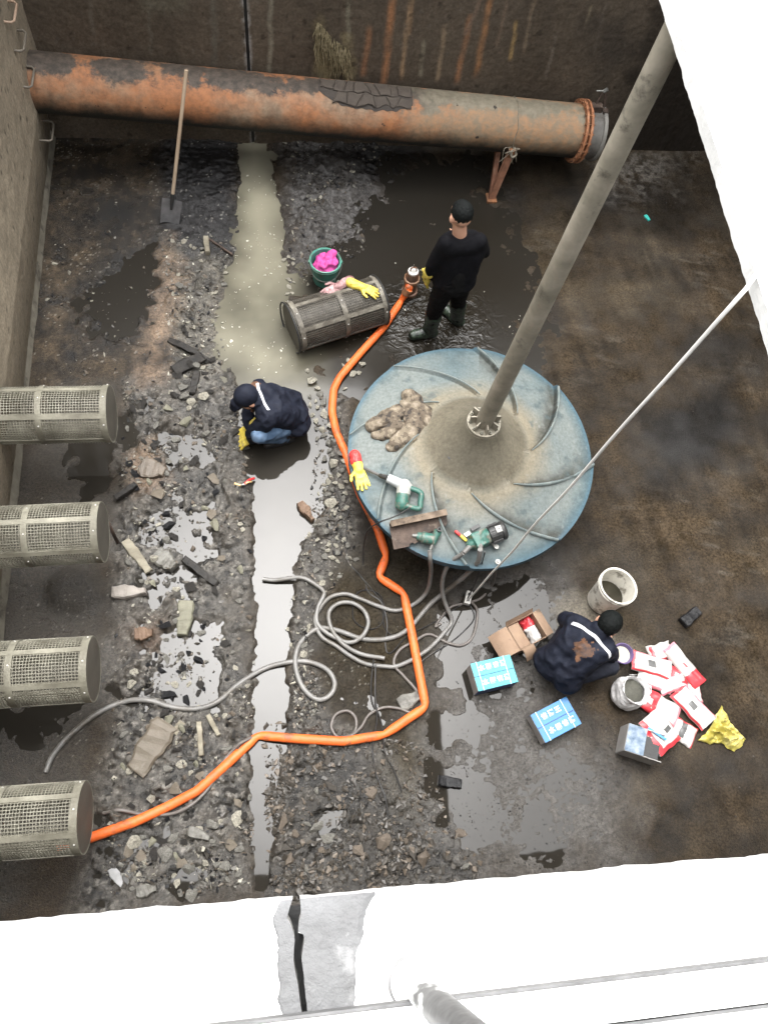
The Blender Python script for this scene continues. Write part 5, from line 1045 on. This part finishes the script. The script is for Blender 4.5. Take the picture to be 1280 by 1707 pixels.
# ---------------------------------------------------------------- things lying on the disc
def lump(name, prims, vox, mat, label, cat, amp, sc, **k):
    m = MB()
    for p0, p1, r0, r1 in prims: m.caps(p0, p1, r0, r1, 10)
    o = blob(name, m, vox, mat, amp=amp, sc=sc, smooth=1, **k)
    for v in o.data.vertices: n_ = mnoise.noise(v.co*26+Vector((3,1,7))); v.co.z = v.co.z*.72+.007*(1-2*abs(n_))*(v.co.z > .03)
    return tag(o, label, cat)
D = DZ
lump('camouflage_jacket', [(D(682,664,.03), D(700,682,.04), .06, .075), (D(700,682,.04), D(708,700,.03), .075, .06), (D(690,690,.03), D(688,715,.03), .075, .06), (D(688,715,.03), D(660,740,.02), .06, .055), (D(702,695,.03), D(682,725,.03), .06, .055), (D(674,728,.02), D(652,744,.02), .06, .035), (D(680,676,.02), D(690,700,.02), .06, .06)], .009, camo, 'crumpled camouflage jacket on the impeller disc', 'jacket', .019, 8.5)
lump('camouflage_trousers', [(D(668,688,.035), D(642,700,.035), .062, .06), (D(642,700,.035), D(620,712,.03), .06, .042), (D(668,712,.03), D(640,724,.02), .055, .05), (D(640,724,.02), D(626,728,.02), .05, .03), (D(660,692,.04), D(655,714,.02), .055, .05)], .009, camo, 'folded camouflage trousers next to the jacket on the disc', 'trousers', .017, 9)
def glove(name, w, d, label, mats, s=1., curl=.2, pick=None, up=(0,0,1)):
    m = MB(); hand(m, w, d, up, s, 1, curl); dd = Vector(d).normalized(); m.caps(w-dd*.10*s, w+dd*.02*s, .044*s, .036*s, 10); m.caps(w-dd*.06*s+dd.cross(Vector(up))*.02*s, w, .03*s, .03*s, 8)
    return tag(blob(name, m, .0055, mats, amp=.003, sc=35, smooth=1, pick=pick), label, 'glove')
gw = D(597,783,.03); gd = D(606,812,.02)-gw; gdn = gd.normalized()
glove('work_glove', gw, gd, 'yellow glove with a red cuff on the disc edge by the drill bit', [yglove, redp], 1.05, .15, lambda c: 1 if (c-gw).dot(gdn) < -.035 else 0)
gw = G(602,478,.40); glove('yellow_glove', gw, G(634,490,.40)-gw, 'yellow glove lying on top of the loose strainer basket', yglove, 1.0, .5)
gw = G(566,477,.37); glove('pink_glove', gw, G(545,488,.36)-gw, 'muddy pink glove draped on the edge of the loose strainer basket', pinkdirty, 1.05, .5)
# demolition hammer
hb = D(672,832); t = thing('demolition_hammer', hb, 'green and grey demolition hammer with long chisel lying on the disc', 'power tool')
tip = D(588,775,.025); ck = D(634,798,.05); b0 = D(645,802,.055); b1 = D(672,816,.06)
m = MB(); m.tube([tip, ck], .012, 8); m.tube([tip-(ck-tip).normalized()*.03, tip], [.005, .012], 8); m.build('chisel', pm('worn_chisel_steel', [(.06,.058,.055), (.13,.125,.12)], 20, .4, .1), t, smooth=50)
m = MB(); m.tube([ck-(b0-ck).normalized()*.02, ck, b0], [.013, .018, .02], 12); m.build('chuck', motorblack, t, smooth=40)
m = MB(); m.tube([b0, b0.lerp(b1, .6), b1], [.034, .038, .044], 14); m.build('barrel', pm('pale_alloy_barrel', [(.36,.38,.38), (.5,.52,.52)], 10, .4, .15), t, smooth=40)
e0 = b1; e1 = D(668,846,.055); m = MB(); m.caps(e0, e0.lerp(e1, .45), .055, .052); m.caps(e0, e0+(b1-b0).normalized()*.03, .042, .04); blob('gear_housing', m, .007, toolgrey, t, .002, 30, 1)
m = MB(); m.caps(e0.lerp(e1, .5), e1, .054, .052); blob('motor_housing', m, .007, toolgreen, t, .002, 30, 1)
hx = (b1-b0); hx.z = 0; hx.normalize(); e0 = e0+Vector((0,0,.015)); e1 = e1+Vector((0,0,.015)); g0 = e0+hx*.05; g1 = g0+hx*.085; g3 = e1+hx*.03+Vector((0,0,0)); g2 = g3+hx*.105+(e0-e1)*.15
m = MB(); m.tube(spline([g0, g1, g1.lerp(g2, .5)+hx*.006, g2, g3], 6), .021, 10); m.build('handle', toolgreen, t, smooth=50)
# rusty angle plate
p0 = D(648,884,.03); p1 = D(742,864,.03); t = thing('rusty_plate', p0, 'torn rusty angle-iron plate lying near the edge of the disc', 'metal plate')
dv = (p1-p0); nn = Vector((dv.y, -dv.x, 0)).normalized()
def rp(u, v, dz): return p0+dv*u+nn*v*(.17 if u < .3 else .17*max(.25, 1-.9*(u-.3)-.12*(int(u*11) % 2)))+Vector((0,0,dz-.02*v+.006*mnoise.noise(Vector((u*6, v*4, 0)))))
m = MB(); m.grid(lambda u, v: rp(u, v, .028), 30, 8); k = len(m.v); m.v += [tuple(Vector(p)-Vector((0,0,.006))) for p in m.v]; m.f += [tuple(i+k for i in f[::-1]) for f in m.f]; m.m += [0]*240; m.build('web', darkrust, t, smooth=40)
m = MB(); m.box((p0+p1)/2-nn*.012+Vector((0,0,.045)), (dv.length, .012, .07), Matrix((dv.normalized(), -nn, dv.normalized().cross(-nn))).transposed()); m.box((p0+p1)/2-nn*.006+Vector((0,0,.078)), (dv.length*.98, .05, .008), Matrix((dv.normalized(), -nn, dv.normalized().cross(-nn))).transposed()); m.build('lip', pm('pale_rust_scale', [(.06,.042,.03), (.13,.095,.066), (.2,.15,.11)], 16, .8, .6), t)
# small grout pump
q0 = D(712,905); t = thing('small_grout_pump', q0, 'small green injection pump beside the rusty plate on the disc', 'pump')
a = D(694,898,.05); b = D(722,904,.05); c_ = D(729,893,.05)
m = MB(); m.tube([a, a.lerp(b, .25), a.lerp(b, .3), b], [.032, .036, .044, .042], 14); m.build('body', toolgreen, t, smooth=40)
m = MB(); m.tube([c_+Vector((0,.02,.0)), c_+(b-c_)*1.6], [.03, .027], 12); m.build('valve_block', toolgreen, t, smooth=40)
m = MB(); m.lathe([(.016, .0), (.016, .035), (.009, .036), (.009, .01), (0, .01)], 12, c_+Vector((0,.012,.012))); m.build('inlet', motorblack, t, smooth=40)
m = MB(); m.tube([b+Vector((-.005,-.01,0)), D(716,920,.05)], [.014, .012], 8); m.build('outlet', steel, t, smooth=40)
m = MB(); m.tube([D(686,897,.05), a], [.014, .02], 10); m.build('cap', steel, t, smooth=40)
# larger pump with black motor
q0 = D(805,905); t = thing('grout_pump', q0, 'larger green pump with black motor on the lower part of the disc', 'pump')
a = D(782,912,.055); b = D(808,899,.06); c_ = D(835,889,.065)
m = MB(); m.caps(a, b, .036, .06); m.box(a.lerp(b, .6), (.12,.115,.085), rotz(math.atan2((b-a).y, (b-a).x))); blob('pump_head', m, .007, toolgreen, t, .003, 20, 1)
m = MB(); dd = (c_-b); m.tube([b+dd*.15, b+dd*.2, b+dd*.85, b+dd*.88], [.06, .068, .068, .06], 20); mo = m.build('motor', motorblack, t, smooth=40)
for k in range(10):
    aa = 2*math.pi*k/10; fr = frame(dd, (0,0,1)); m = MB(); m.box(b+dd*.52+fr@Vector((math.cos(aa), math.sin(aa), 0))*.069, (.014, .005, dd.length*.55), fr@Matrix.Rotation(aa, 3, 'Z')); m.build('cooling_fin', motorblack, mo)
m = MB(); fr = frame(dd, (0,0,1)); m.lathe([(.072, 0), (.074, .02), (.06, .035), (0, .038)], 20, b+dd*.88, frame(dd)); m.build('fan_cover', motorblack, t, smooth=40)
m = MB(); m.box(b+dd*.6+Vector((0,0,.074)), (.045,.05,.004), rotz(math.atan2(dd.y, dd.x))); m.build('name_plate', steel, t)
for e in ((772,922,.06), (800,916,.10)): m = MB(); g = G(e[0], e[1], .66+e[2]-.06); m.tube([a.lerp(b, .1 if e[0] < 790 else .7), g], [.021, .018], 10); m.build('outlet', greyhose, t, smooth=40)
m = MB(); g = D(825,915,.03); m.tube([b, g], .012, 8); m.lathe([(.018, 0), (.018, .02), (0, .02)], 8, g); m.build('tap', steel, t, smooth=40)
# pliers, brush, bolt
q0 = D(770,896,.012); t = thing('brush_and_grip', q0, 'red and yellow handled scraper lying beside the larger pump', 'scraper')
m = MB(); m.caps(D(759,888,.02), D(766,894,.02), .012, .012); m.build('red_grip', redp, t, smooth=True)
m = MB(); m.caps(D(765,893,.02), D(775,902,.02), .011, .012); m.build('yellow_grip', yelp, t, smooth=True)
m = MB(); m.box(D(778,892,.02), (.05,.03,.012), rotz(R(30))); m.build('ferrule', whitep, t)
m = MB(); m.box(D(791,881,.02), (.075,.028,.010), rotz(R(28))); m.build('bristles', motorblack, t)
q0 = P(408,812); t = thing('pliers', q0, 'red and yellow handled pliers in mud at the channel edge', 'pliers')
m = MB(); m.tube(spline([P(392,814,.02), P(404,816,.02), P(414,812,.02), P(420,806,.02)], 5), .010, 8); m.build('yellow_handle', pm('pale_yellow_grip', [(.6,.42,.2)], 9, .5, .1), t, smooth=True)
m = MB(); m.tube(spline([P(409,815,.03), P(416,808,.03), P(424,800,.03)], 5), .011, 8); m.build('red_handle', redp, t, smooth=True)
m = MB(); m.caps(P(409,815,.025), P(404,816,.025), .013, .01); m.build('jaw', steel, t, smooth=True)
m = MB(); q0 = D(829,937,.0); m.lathe([(.02, 0), (.02, .012), (.01, .014), (.01, .03), (0, .03)], 8, q0); tag(m.build('loose_bolt', whitep, smooth=30), 'small pale bolt near the lower rim of the disc', 'bolt')

# ---------------------------------------------------------------- rubble and debris
def rock_mesh(name, mat, seed, sx=1., sy=1., sz=1., n=16, rough=.25):
    rg = random.Random(seed); pts = []
    for k in range(n):
        v = Vector((rg.gauss(0,1), rg.gauss(0,1), rg.gauss(0,1))).normalized()*rg.uniform(1-rough, 1); pts.append((v.x*sx*.5, v.y*sy*.5, v.z*sz*.5))
    m = MB(); m.hull(pts); return m.mesh(name, mat, smooth=False)
ROCK = {k: [rock_mesh('stone', mt, 100*i+j, 1, .55+.3*(j % 3)/2, (.28,.5,.36)[j % 3], 10+j) for j in range(6)] for i, (k, mt) in enumerate((('pale', pale), ('grey', greyst), ('brown', brownst), ('coal', coal), ('mud', pm('dark_wet_mud_clod', [(.022,.019,.015), (.045,.039,.032), (.075,.067,.056)], 14, .32, .7, 40))))}
def stone(name, kind, px, py, size, label, group=None, rz=None, cat='stone', sink=.2, z=None, rg=random.Random(4)):
    me = rg.choice(ROCK[kind]); o = bpy.data.objects.new(name, me); C.objects.link(o); g = P(px, py) if z is None else G(px, py, z); o.location = g+Vector((0,0,size*(.16-sink*.5)))
    o.rotation_euler = (rg.uniform(-.3,.3), rg.uniform(-.3,.3), rg.uniform(0, 6.28) if rz is None else rz); o.scale = (size,)*3; return tag(o, label, cat, group)
def piece(name, mat, a, b, wpx, th, label, cat, seed=0, taper=.7, bend=0., dz=0.):
    """a broken plank, slab or stick between two ground pixels"""
    p0 = P(*a); p1 = P(*b); zz = max(p0.z, p1.z)+dz; p0.z = p1.z = zz; d = p1-p0; L = d.length; W = wpx*.0045; Mz = rotz(math.atan2(d.y, d.x)); rg = random.Random(seed); V = []; n = 9
    top = []
    for s in (1, -1):
        for i in range(n):
            t = i/(n-1); t = t if s == 1 else 1-t; x = (t-.5)*L+rg.uniform(-.02,.02)*L; y = s*W/2*(taper+(1-taper)*math.sin(math.pi*min(1, .15+t)))*(1+rg.uniform(-.16,.12)); top.append((x, y))
    q = len(top); c = (p0+p1)/2
    def at_(x, y, z): return c+Mz@Vector((x, y, z+bend*(1-(2*x/L)**2)))
    V = [at_(x, y, -.01) for x, y in top]+[at_(x, y, th*.75+rg.uniform(-.1,.1)*th) for x, y in top]+[at_(x*.93, y*.82, th+rg.uniform(-.12,.12)*th) for x, y in top]
    F = [(i, (i+1) % q, q+(i+1) % q, q+i) for i in range(q)]+[(q+i, q+(i+1) % q, 2*q+(i+1) % q, 2*q+i) for i in range(q)]
    for i in range(n-1): F.append((2*q+i, 2*q+i+1, 2*q+q-2-i, 2*q+q-1-i))
    m = MB(); m.add(V, F); return tag(m.build(name, mat), label, cat)
mudwood = pm('mud_coated_slab', [(.085,.07,.05), (.12,.1,.075)], 8, .6, .5, 40, dirt=(.17,.15,.12), dlo=.58)
oldwood = pm('pale_rotten_wood', [(.10,.088,.062), (.18,.16,.118), (.25,.228,.175)], 10, .75, .5, 40, stretch=(.3,1,1), dirt=(.08,.07,.05), dlo=.52)
pinkstone = pm('pinkish_white_stone', [(.2,.18,.158), (.32,.29,.26)], 9, .7, .6, 40, dirt=(.16,.13,.1), dlo=.55)
olive = pm('olive_grey_slab', [(.10,.096,.068), (.17,.164,.12)], 9, .7, .5, 40, dirt=(.08,.07,.05), dlo=.55)
rustrock = pm('rust_brown_rock', [(.07,.04,.024), (.13,.08,.05), (.19,.13,.085)], 10, .7, .6, 40)
piece('pale_rock', pinkstone, (190,992), (246,990), 26, .07, 'large pinkish-white rock lying below the second strainer', 'stone', 1, .4)
piece('mud_slab', mudwood, (282,1206), (228,1288), 46, .06, 'big smooth mud-brown slab tilted in the rubble below the thin grey hose', 'slab', 2, .75)
piece('plank', oldwood, (212,904), (250,956), 17, .03, 'weathered pale plank stub in mud right of the second strainer', 'plank', 3, .8)
piece('black_plank', blackwood, (308,935), (362,978), 14, .035, 'charred black plank sticking out of the puddle', 'plank', 4, .9)
piece('black_plank', blackwood, (282,570), (354,606), 13, .02, 'long curved black strip in the mud above the squatting person', 'plank', 5, .5, .02)
piece('black_plank', blackwood, (290,625), (340,600), 26, .03, 'wide black board lying against the curved strip', 'plank', 6, .8)
piece('black_plank', blackwood, (330,625), (322,662), 16, .03, 'short black board pointing at the pale stones', 'plank', 7, .8)
piece('pipe_stub', blackwood, (196,838), (231,814), 11, .035, 'short dark tube-like stub beside the second strainer end', 'stub', 8, .95)
piece('olive_slab', olive, (312,1004), (306,1062), 30, .05, 'olive-grey broken slab standing in the left puddle', 'slab', 9, .6)
piece('wood_stick', oldwood, (334,1206), (338,1262), 9, .03, 'upright-looking split wood stick below the grey hose', 'stick', 10, .9)
piece('wood_stick', oldwood, (348,1194), (366,1228), 8, .025, 'short slanted wood stick near the channel edge', 'stick', 11, .9)
piece('wood_stick', oldwood, (307,1206), (292,1226), 12, .02, 'stubby pale wood chip next to the mud-brown slab', 'stick', 12, .9)
piece('wood_stub', oldwood, (344,402), (348,430), 12, .05, 'pale rotten wood stub at the far rubble heap', 'stub', 13, .8)
piece('thin_rod', darkrust, (349,402), (388,428), 4, .012, 'thin dark rod beside the pale wood stub', 'rod', 14, .95)
piece('brown_rock', rustrock, (500,840), (521,870), 19, .06, 'rust-brown rock on the bank in the channel middle', 'stone', 15, .4)
piece('flat_stone', greyst, (664,1176), (698,1160), 26, .03, 'flat grey stone wrapped by the thin hose next to orange hose', 'stone', 16, .6)
piece('dark_stone', greyst, (230,1486), (264,1480), 20, .03, 'flat dark oval stone at the near edge', 'stone', 17, .4)
piece('black_lump', coal, (730,1301), (768,1308), 18, .05, 'rough black lump lying alone on the grey puddle', 'lump', 18, .8)
piece('black_brick', coal, (1133,1042), (1158,1020), 20, .06, 'black brick-like block lying right of the white bucket', 'block', 19, .95)
piece('torn_film', pm('torn_grey_film', [(.18,.18,.18), (.28,.28,.28)], 9, .35, .3), (186,1448), (206,1478), 14, .008, 'torn pale film by the near edge below the orange hose', 'film', 20, .5)
piece('teal_scrap', teal, (1073,362), (1080,371), 8, .015, 'tiny teal plastic scrap on the dark floor', 'scrap', 21, .8)
piece('mud_mound', brownst, (236,780), (276,792), 40, .03, 'reddish-brown flat clod between first and second strainers', 'clod', 22, .5)
piece('orange_clod', rustrock, (228,1062), (258,1060), 24, .03, 'orange-brown flat rock left of the coal-strewn puddle', 'stone', 23, .5)
piece('long_stone', greyst, (315,1385), (352,1398), 16, .04, 'long narrow grey stone below the orange hose', 'stone', 24, .5)
piece('concrete_lump', greyst, (262,925), (292,950), 36, .06, 'grey concrete lump between the plank stub and charred plank', 'stone', 25, .5)
m = MB(); q0 = G(176,862,.62); m.tube([q0, G(197,905,.35)], .014, 8); tag(m.build('chain', darkrust, smooth=True), 'dark rope hanging from the second strainer end', 'rope')
m = MB(); m.tube(spline([P(335,432,.01), P(340,420,.02), P(350,410,.01)], 4), .01, 6)
for i, (x, y, s) in enumerate(((277,1045,.12), (270,1118,.10), (306,1113,.11), (282,1161,.14), (311,1168,.12), (331,1102,.105), (315,1089,.06), (341,1150,.05), (382,1077,.05), (379,1135,.045), (299,1120,.06), (284,878,.13), (277,858,.12), (243,872,.06), (250,890,.05), (270,905,.06), (341,898,.07), (318,852,.06), (338,1045,.06), (335,1068,.05), (272,1040,.06))):
    stone('coal_lump', 'coal', x, y, s, '%s black coal-like lump %s' % ('large' if s > .095 else 'small', 'in the puddle beside the charred plank' if y < 1000 else 'in the puddle just above the grey hose' if x < 370 else 'on the bare bank between puddle and channel'), 'black lumps in the puddles', cat='lump', sink=.0)
used = []
def inpoly(x, y, L):
    r = False; n = len(L)
    for i in range(n):
        (x0, y0), (x1, y1) = L[i], L[(i+1) % n]
        if (y0 > y) != (y1 > y) and x < (x1-x0)*(y-y0)/(y1-y0)+x0: r = not r
    return r
def scatter(L, n, kinds, smin, smax, name, label, group, seed, sink=.3, cat='stone'):
    rg = random.Random(seed); xs = [p[0] for p in L]; ys = [p[1] for p in L]; c = 0; tries = 0
    while c < n and tries < n*60:
        tries += 1; x = rg.uniform(min(xs), max(xs)); y = rg.uniform(min(ys), max(ys)); s = smin+(smax-smin)*rg.random()**2.2
        if not inpoly(x, y, L) or any(math.hypot(x-a, y-b) < (s+t)*62 for a, b, t in used): continue
        used.append((x, y, s)); kd = rg.choice(kinds); stone(name, kd, x, y, s, '%s %s stone %s' % (SZ(s), {'coal': 'black', 'mud': 'dark muddy'}.get(kd, kd), label), group, None, cat, sink, rg=rg); c += 1
SZ = lambda s: 'large' if s > .085 else ('fist-sized' if s > .06 else 'small')
scatter([(510,610),(530,640),(548,690),(572,745),(590,780),(582,850),(560,880),(540,820),(530,760),(518,690)], 46, ['pale','pale','grey'], .06, .13, 'rubble_stone', 'on the bank between the squatting person and orange hose', 'rubble by the orange hose', 31, 0)
scatter([(570,600),(605,605),(600,640),(572,650)], 7, ['pale'], .06, .10, 'rubble_stone', 'in brown water just right of the orange hose bend', 'stones in the water by the hose bend', 32, 0)
scatter([(470,420),(490,420),(490,495),(472,490)], 10, ['pale'], .05, .09, 'rubble_stone', 'at the silty channel edge beside the green bucket', 'stones between channel and green bucket', 33, 0)
scatter([(505,880),(590,860),(600,930),(560,960),(530,985),(500,960)], 24, ['pale','grey','grey'], .055, .10, 'rubble_stone', 'on the bank just above the grey hose end', 'stones above the grey hose end', 34, 0)
scatter([(480,985),(530,1000),(520,1090),(500,1110),(480,1080)], 10, ['grey','pale'], .05, .09, 'rubble_stone', 'between the channel and the hose coil', 'stones between channel and coil', 35, 0)
scatter([(280,400),(390,420),(370,500),(300,510)], 20, ['pale','grey','grey'], .055, .10, 'rubble_stone', 'in the far rubble heap below the spade', 'stones below the spade', 36, 0)
scatter([(290,610),(350,615),(350,670),(320,690),(285,660)], 16, ['pale','pale','grey'], .06, .13, 'rubble_stone', 'beside the black boards left of the squatting person', 'stones by the black boards', 37, 0)
scatter([(210,640),(410,690),(420,830),(300,840),(215,820)], 24, ['grey','brown','grey','coal'], .06, .12, 'rubble_stone', 'on the left bank beyond the charred plank', 'stones on the far left bank', 38, .1)
scatter([(215,840),(420,840),(420,1180),(200,1180)], 34, ['grey','brown','grey','pale','coal'], .055, .12, 'rubble_stone', 'on the left bank level with the second and third strainers', 'stones on the middle left bank', 39, .1)
scatter([(200,1185),(420,1160),(420,1300),(330,1340),(215,1340)], 30, ['grey','brown','pale','pale'], .055, .11, 'rubble_stone', 'in rubble around the mud-brown slab above the orange hose', 'stones around the mud-brown slab', 40, .1)
scatter([(190,1400),(330,1350),(420,1300),(420,1490),(200,1500)], 36, ['grey','mud','grey','pale'], .06, .14, 'rubble_stone', 'left of the channel below the orange hose at near edge', 'stones left of the channel at the near edge', 41, .1)
scatter([(460,1260),(690,1260),(760,1360),(800,1440),(740,1485),(455,1495)], 38, ['mud','brown','mud','grey'], .07, .16, 'rubble_stone', 'right of the channel on the muddy near bank', 'stones right of the channel at the near edge', 42, .15)
ROCK['flake'] = [rock_mesh('flake', blackwood, 700+j, 1, .35+.2*(j % 3), .13, 9+j) for j in range(6)]
ROCK['slab'] = [rock_mesh('slab', (greyst, olive, mudwood)[j % 3], 800+j, 1, .5+.15*(j % 3), .2, 9+j) for j in range(6)]
SZ0 = SZ; SZ = lambda s: 'long' if s > .12 else ('broad' if s > .09 else 'small')
def scat2(L, n, kind, smin, smax, name, label, group, seed, cat):
    rg = random.Random(seed); xs = [p[0] for p in L]; ys = [p[1] for p in L]; c = 0; tr = 0
    while c < n and tr < 4000:
        tr += 1; x = rg.uniform(min(xs), max(xs)); y = rg.uniform(min(ys), max(ys)); s = smin+(smax-smin)*rg.random()**1.7
        if not inpoly(x, y, L) or any(math.hypot(x-a, y-b) < (s+t)*45 for a, b, t in used): continue
        used.append((x, y, s)); stone(name, kind, x, y, s, '%s %s' % (SZ(s), label), group, None, cat, .05, rg=rg); c += 1
scat2([(270,540),(360,560),(350,680),(290,700)], 12, 'flake', .07, .18, 'dark_flake', 'black flat flake in the rubble beside the black boards', 'dark flakes by the black boards', 51, 'flake')
scat2([(210,660),(400,700),(410,830),(220,830)], 16, 'flake', .07, .16, 'dark_flake', 'black flat flake on the bank left of the pliers', 'dark flakes left of the pliers', 52, 'flake')
scat2([(230,830),(400,840),(390,1180),(230,1170)], 18, 'flake', .07, .15, 'dark_flake', 'black flat flake around the left puddles', 'dark flakes around the puddles', 53, 'flake')
scat2([(220,1190),(410,1190),(410,1480),(200,1480)], 18, 'flake', .07, .15, 'dark_flake', 'black flat flake in the near rubble crossed by the orange hose', 'dark flakes in the near rubble', 54, 'flake')
scat2([(210,650),(400,690),(410,830),(215,830)], 10, 'slab', .10, .2, 'concrete_fragment', 'flat broken slab on the bank left of the pliers', 'broken slabs left of the pliers', 55, 'slab')
scat2([(220,840),(410,840),(400,1040),(215,1040)], 8, 'slab', .10, .2, 'concrete_fragment', 'flat broken slab around the charred plank', 'broken slabs around the charred plank', 56, 'slab')
scat2([(200,1190),(410,1190),(410,1330),(210,1340)], 9, 'slab', .10, .2, 'concrete_fragment', 'flat broken slab above the orange hose', 'broken slabs above the orange hose', 57, 'slab')
scat2([(200,1420),(410,1330),(410,1480),(200,1490)], 9, 'slab', .10, .2, 'concrete_fragment', 'flat broken slab below the orange hose', 'broken slabs below the orange hose', 58, 'slab')
# gravel too small to pick apart: one mesh
def gravel(name, polys, mats, seed, label, smin=.012, smax=.065):
    rg = random.Random(seed); protos = []
    for k in range(8):
        me = rock_mesh('tmp', [], seed*50+k, 1, .45+.4*(k % 3)/2, (.22,.5,.3,.4)[k % 4], 8); protos.append((np.array([v.co for v in me.vertices]), [tuple(p.vertices) for p in me.polygons])); bpy.data.meshes.remove(me)
    m = MB()
    for L, n in polys:
        xs = [p[0] for p in L]; ys = [p[1] for p in L]; c = 0; tr = 0; cl = [(rg.uniform(min(xs), max(xs)), rg.uniform(min(ys), max(ys))) for _ in range(26)]
        while c < n and tr < n*20:
            tr += 1
            if rg.random() < .6: a = rg.choice(cl); x = rg.gauss(a[0], 14); y = rg.gauss(a[1], 14)
            else: x = rg.uniform(min(xs), max(xs)); y = rg.uniform(min(ys), max(ys))
            if not inpoly(x, y, L): continue
            c += 1; Vp, Fp = protos[rg.randrange(8)]; s = smin+(smax-smin)*rg.random()**2.6; p = P(x, y); Rm = np.array(Matrix.Rotation(rg.uniform(0, 6.28), 3, Vector((rg.uniform(-1,1), rg.uniform(-1,1), 1.5))))
            k = len(m.v); W = Vp@Rm.T*s+np.array(p)+[0, 0, s*.12]; m.v += [tuple(q) for q in W]; m.f += [tuple(i+k for i in f) for f in Fp]; m.m += [rg.randrange(len(mats))]*len(Fp)
    o = m.build(name, mats); tag(o, label, None, kind='stuff'); return o
LB = [(205,640),(330,600),(412,640),(424,830),(422,1480),(170,1500),(190,1180),(200,900)]
RB = [(535,650),(580,690),(590,860),(590,940),(530,1010),(520,1100),(545,1180),(690,1250),(745,1360),(800,1440),(790,1485),(450,1495),(480,1220),(484,1000),(510,900)]
darkmud = ROCK['mud'][0].materials[0]
gravel('gravel', [(LB, 2800), ([(535,650),(580,690),(590,860),(590,940),(530,1010),(520,1100),(545,1180),(490,1220),(484,1000),(510,900)], 1200), ([(270,390),(395,400),(365,520),(385,620),(290,640)], 700), ([(472,235),(640,235),(600,430),(505,480),(482,430)], 700), ([(95,250),(270,250),(260,640),(60,640)], 250)], [darkmud, greyst, brownst, darkmud, coal, pale], 5, 'loose gravel and mud crumbs strewn over both banks')
darkmud = pm('dark_wet_mud_clod', [(.022,.019,.015), (.045,.039,.032), (.075,.067,.056)], 14, .32, .7, 40)
gravel('mud_clods', [([(440,1200),(700,1240),(745,1350),(800,1440),(790,1490),(445,1500)], 2600)], [darkmud, darkmud, darkmud, brownst], 9, 'dark wet mud clods and crumbs covering the bank at the near edge', .014, .085)
gravel('grit', [([(700,950),(930,940),(1040,1240),(1050,1440),(760,1470),(705,1230)], 1500), ([(860,260),(1150,260),(1270,1000),(1270,1430),(1050,1440),(960,940)], 350), ([(545,880),(720,930),(760,1000),(700,1180),(545,1180)], 250)], [coal, pm('dark_brown_grit', [(.02,.015,.01), (.04,.03,.02)], 20, .5, .3)], 6, 'dark grit scattered over the wet floor on the walkway side', .008, .024)
gravel('foam_flecks', [([(400,290),(462,290),(478,440),(482,520),(510,610),(440,640),(380,610),(365,560),(385,480)], 170), ([(480,470),(640,440),(860,420),(880,600),(600,640),(500,620)], 60), ([(270,420),(395,420),(385,620),(270,600)], 80)], [foam], 7, 'white foam flecks and paint chips drifting on the silty water', .010, .045)

# ---------------------------------------------------------------- railing on the near coping
pz = G(690,1640,ZT+.01); t = thing('railing', (pz.x, pz.y, ZT), 'white painted railing post and toe rail on the near coping', 'railing')
m = MB(); m.lathe([(.045, -.002), (.045, .006), (0, .006)], 32, (pz.x-.002, pz.y+.002, ZT)); m.build('gap_ring', pm('grey_gap_ring', [(.1,.1,.1), (.2,.2,.2)], 9, .6, .1), t, smooth=35)  # grey ring added to draw the dark gap line round the base plate
m = MB(); m.lathe([(.042, .0), (.042, .014), (.038, .018), (.030, .019), (.028, .023), (0, .023)], 32, (pz.x, pz.y, ZT)); m.build('base_plate', whitepaint, t, smooth=35)
peel_shade = NT('peeled_and_shaded_white_paint'); f = peel_shade.noise(7, 4, .6, stretch=(1,1,.35)); zz_ = peel_shade.sep()[2]
peel_shade.set(peel_shade.mix(peel_shade.ramp(peel_shade.math('ADD', f, peel_shade.math('MULTIPLY', zz_, .55)), [(.60, 0.), (.64, 1.)]), (.72,.72,.7), peel_shade.ramp(peel_shade.noise(40), [(.3, (.04,.04,.04)), (.7, (.12,.12,.118))])), .5)  # grey up the post: peeled paint plus its shaded side, as colour
m = MB(); m.tube([Vector((pz.x, pz.y, ZT+.01)), Vector((pz.x, pz.y, ZT+.95))], .025, 24); m.build('post', peel_shade.m, t, smooth=50)
RZ = ZT+.10; ra_ = G(390,1708,RZ+.02); rb_ = G(1280,1600,RZ+.02); d = (rb_-ra_); d.z = 0; d.normalize(); nn = Vector((d.y, -d.x, 0)); Mr = Matrix((d, -nn, Vector((0,0,1)))).transposed()
rm = pm('white_rail_paint', [(.7,.7,.68), (.78,.78,.76)], 6, .4, .1)
m = MB(); m.box(ra_.lerp(rb_, .5)+nn*.034-Vector((0,0,.02)), (3.2, .062, .045), Mr, bev=.005); m.build('toe_rail', rm, t, smooth=40)
shade_grey = pm('rail_shade_grey', [(.05,.05,.05), (.11,.11,.11)], 20, .6, .2)  # grey for shade lines on the toe rail, not dirt
for off in (.0, .069): m = MB(); m.box(ra_.lerp(rb_, .5)+nn*off-Vector((0,0,.012)), (3.2, .005, .03), Mr); m.build('rail_shade_line', shade_grey, t)  # thin strips added as painted shade along both rail edges
for k, (x, y) in enumerate(((945,1692), (1015,1684), (1069,1677), (1272,1657))): m = MB(); q = G(x, y, RZ+.004); m.box(q-nn*.003, ((.012,.03,.03,.02)[k], .016, .006), Mr, bev=.001); m.build('rust_scale', pm('pale_rust_scale2', [(.12,.09,.06), (.2,.15,.11)], 30, .8, .3), t)
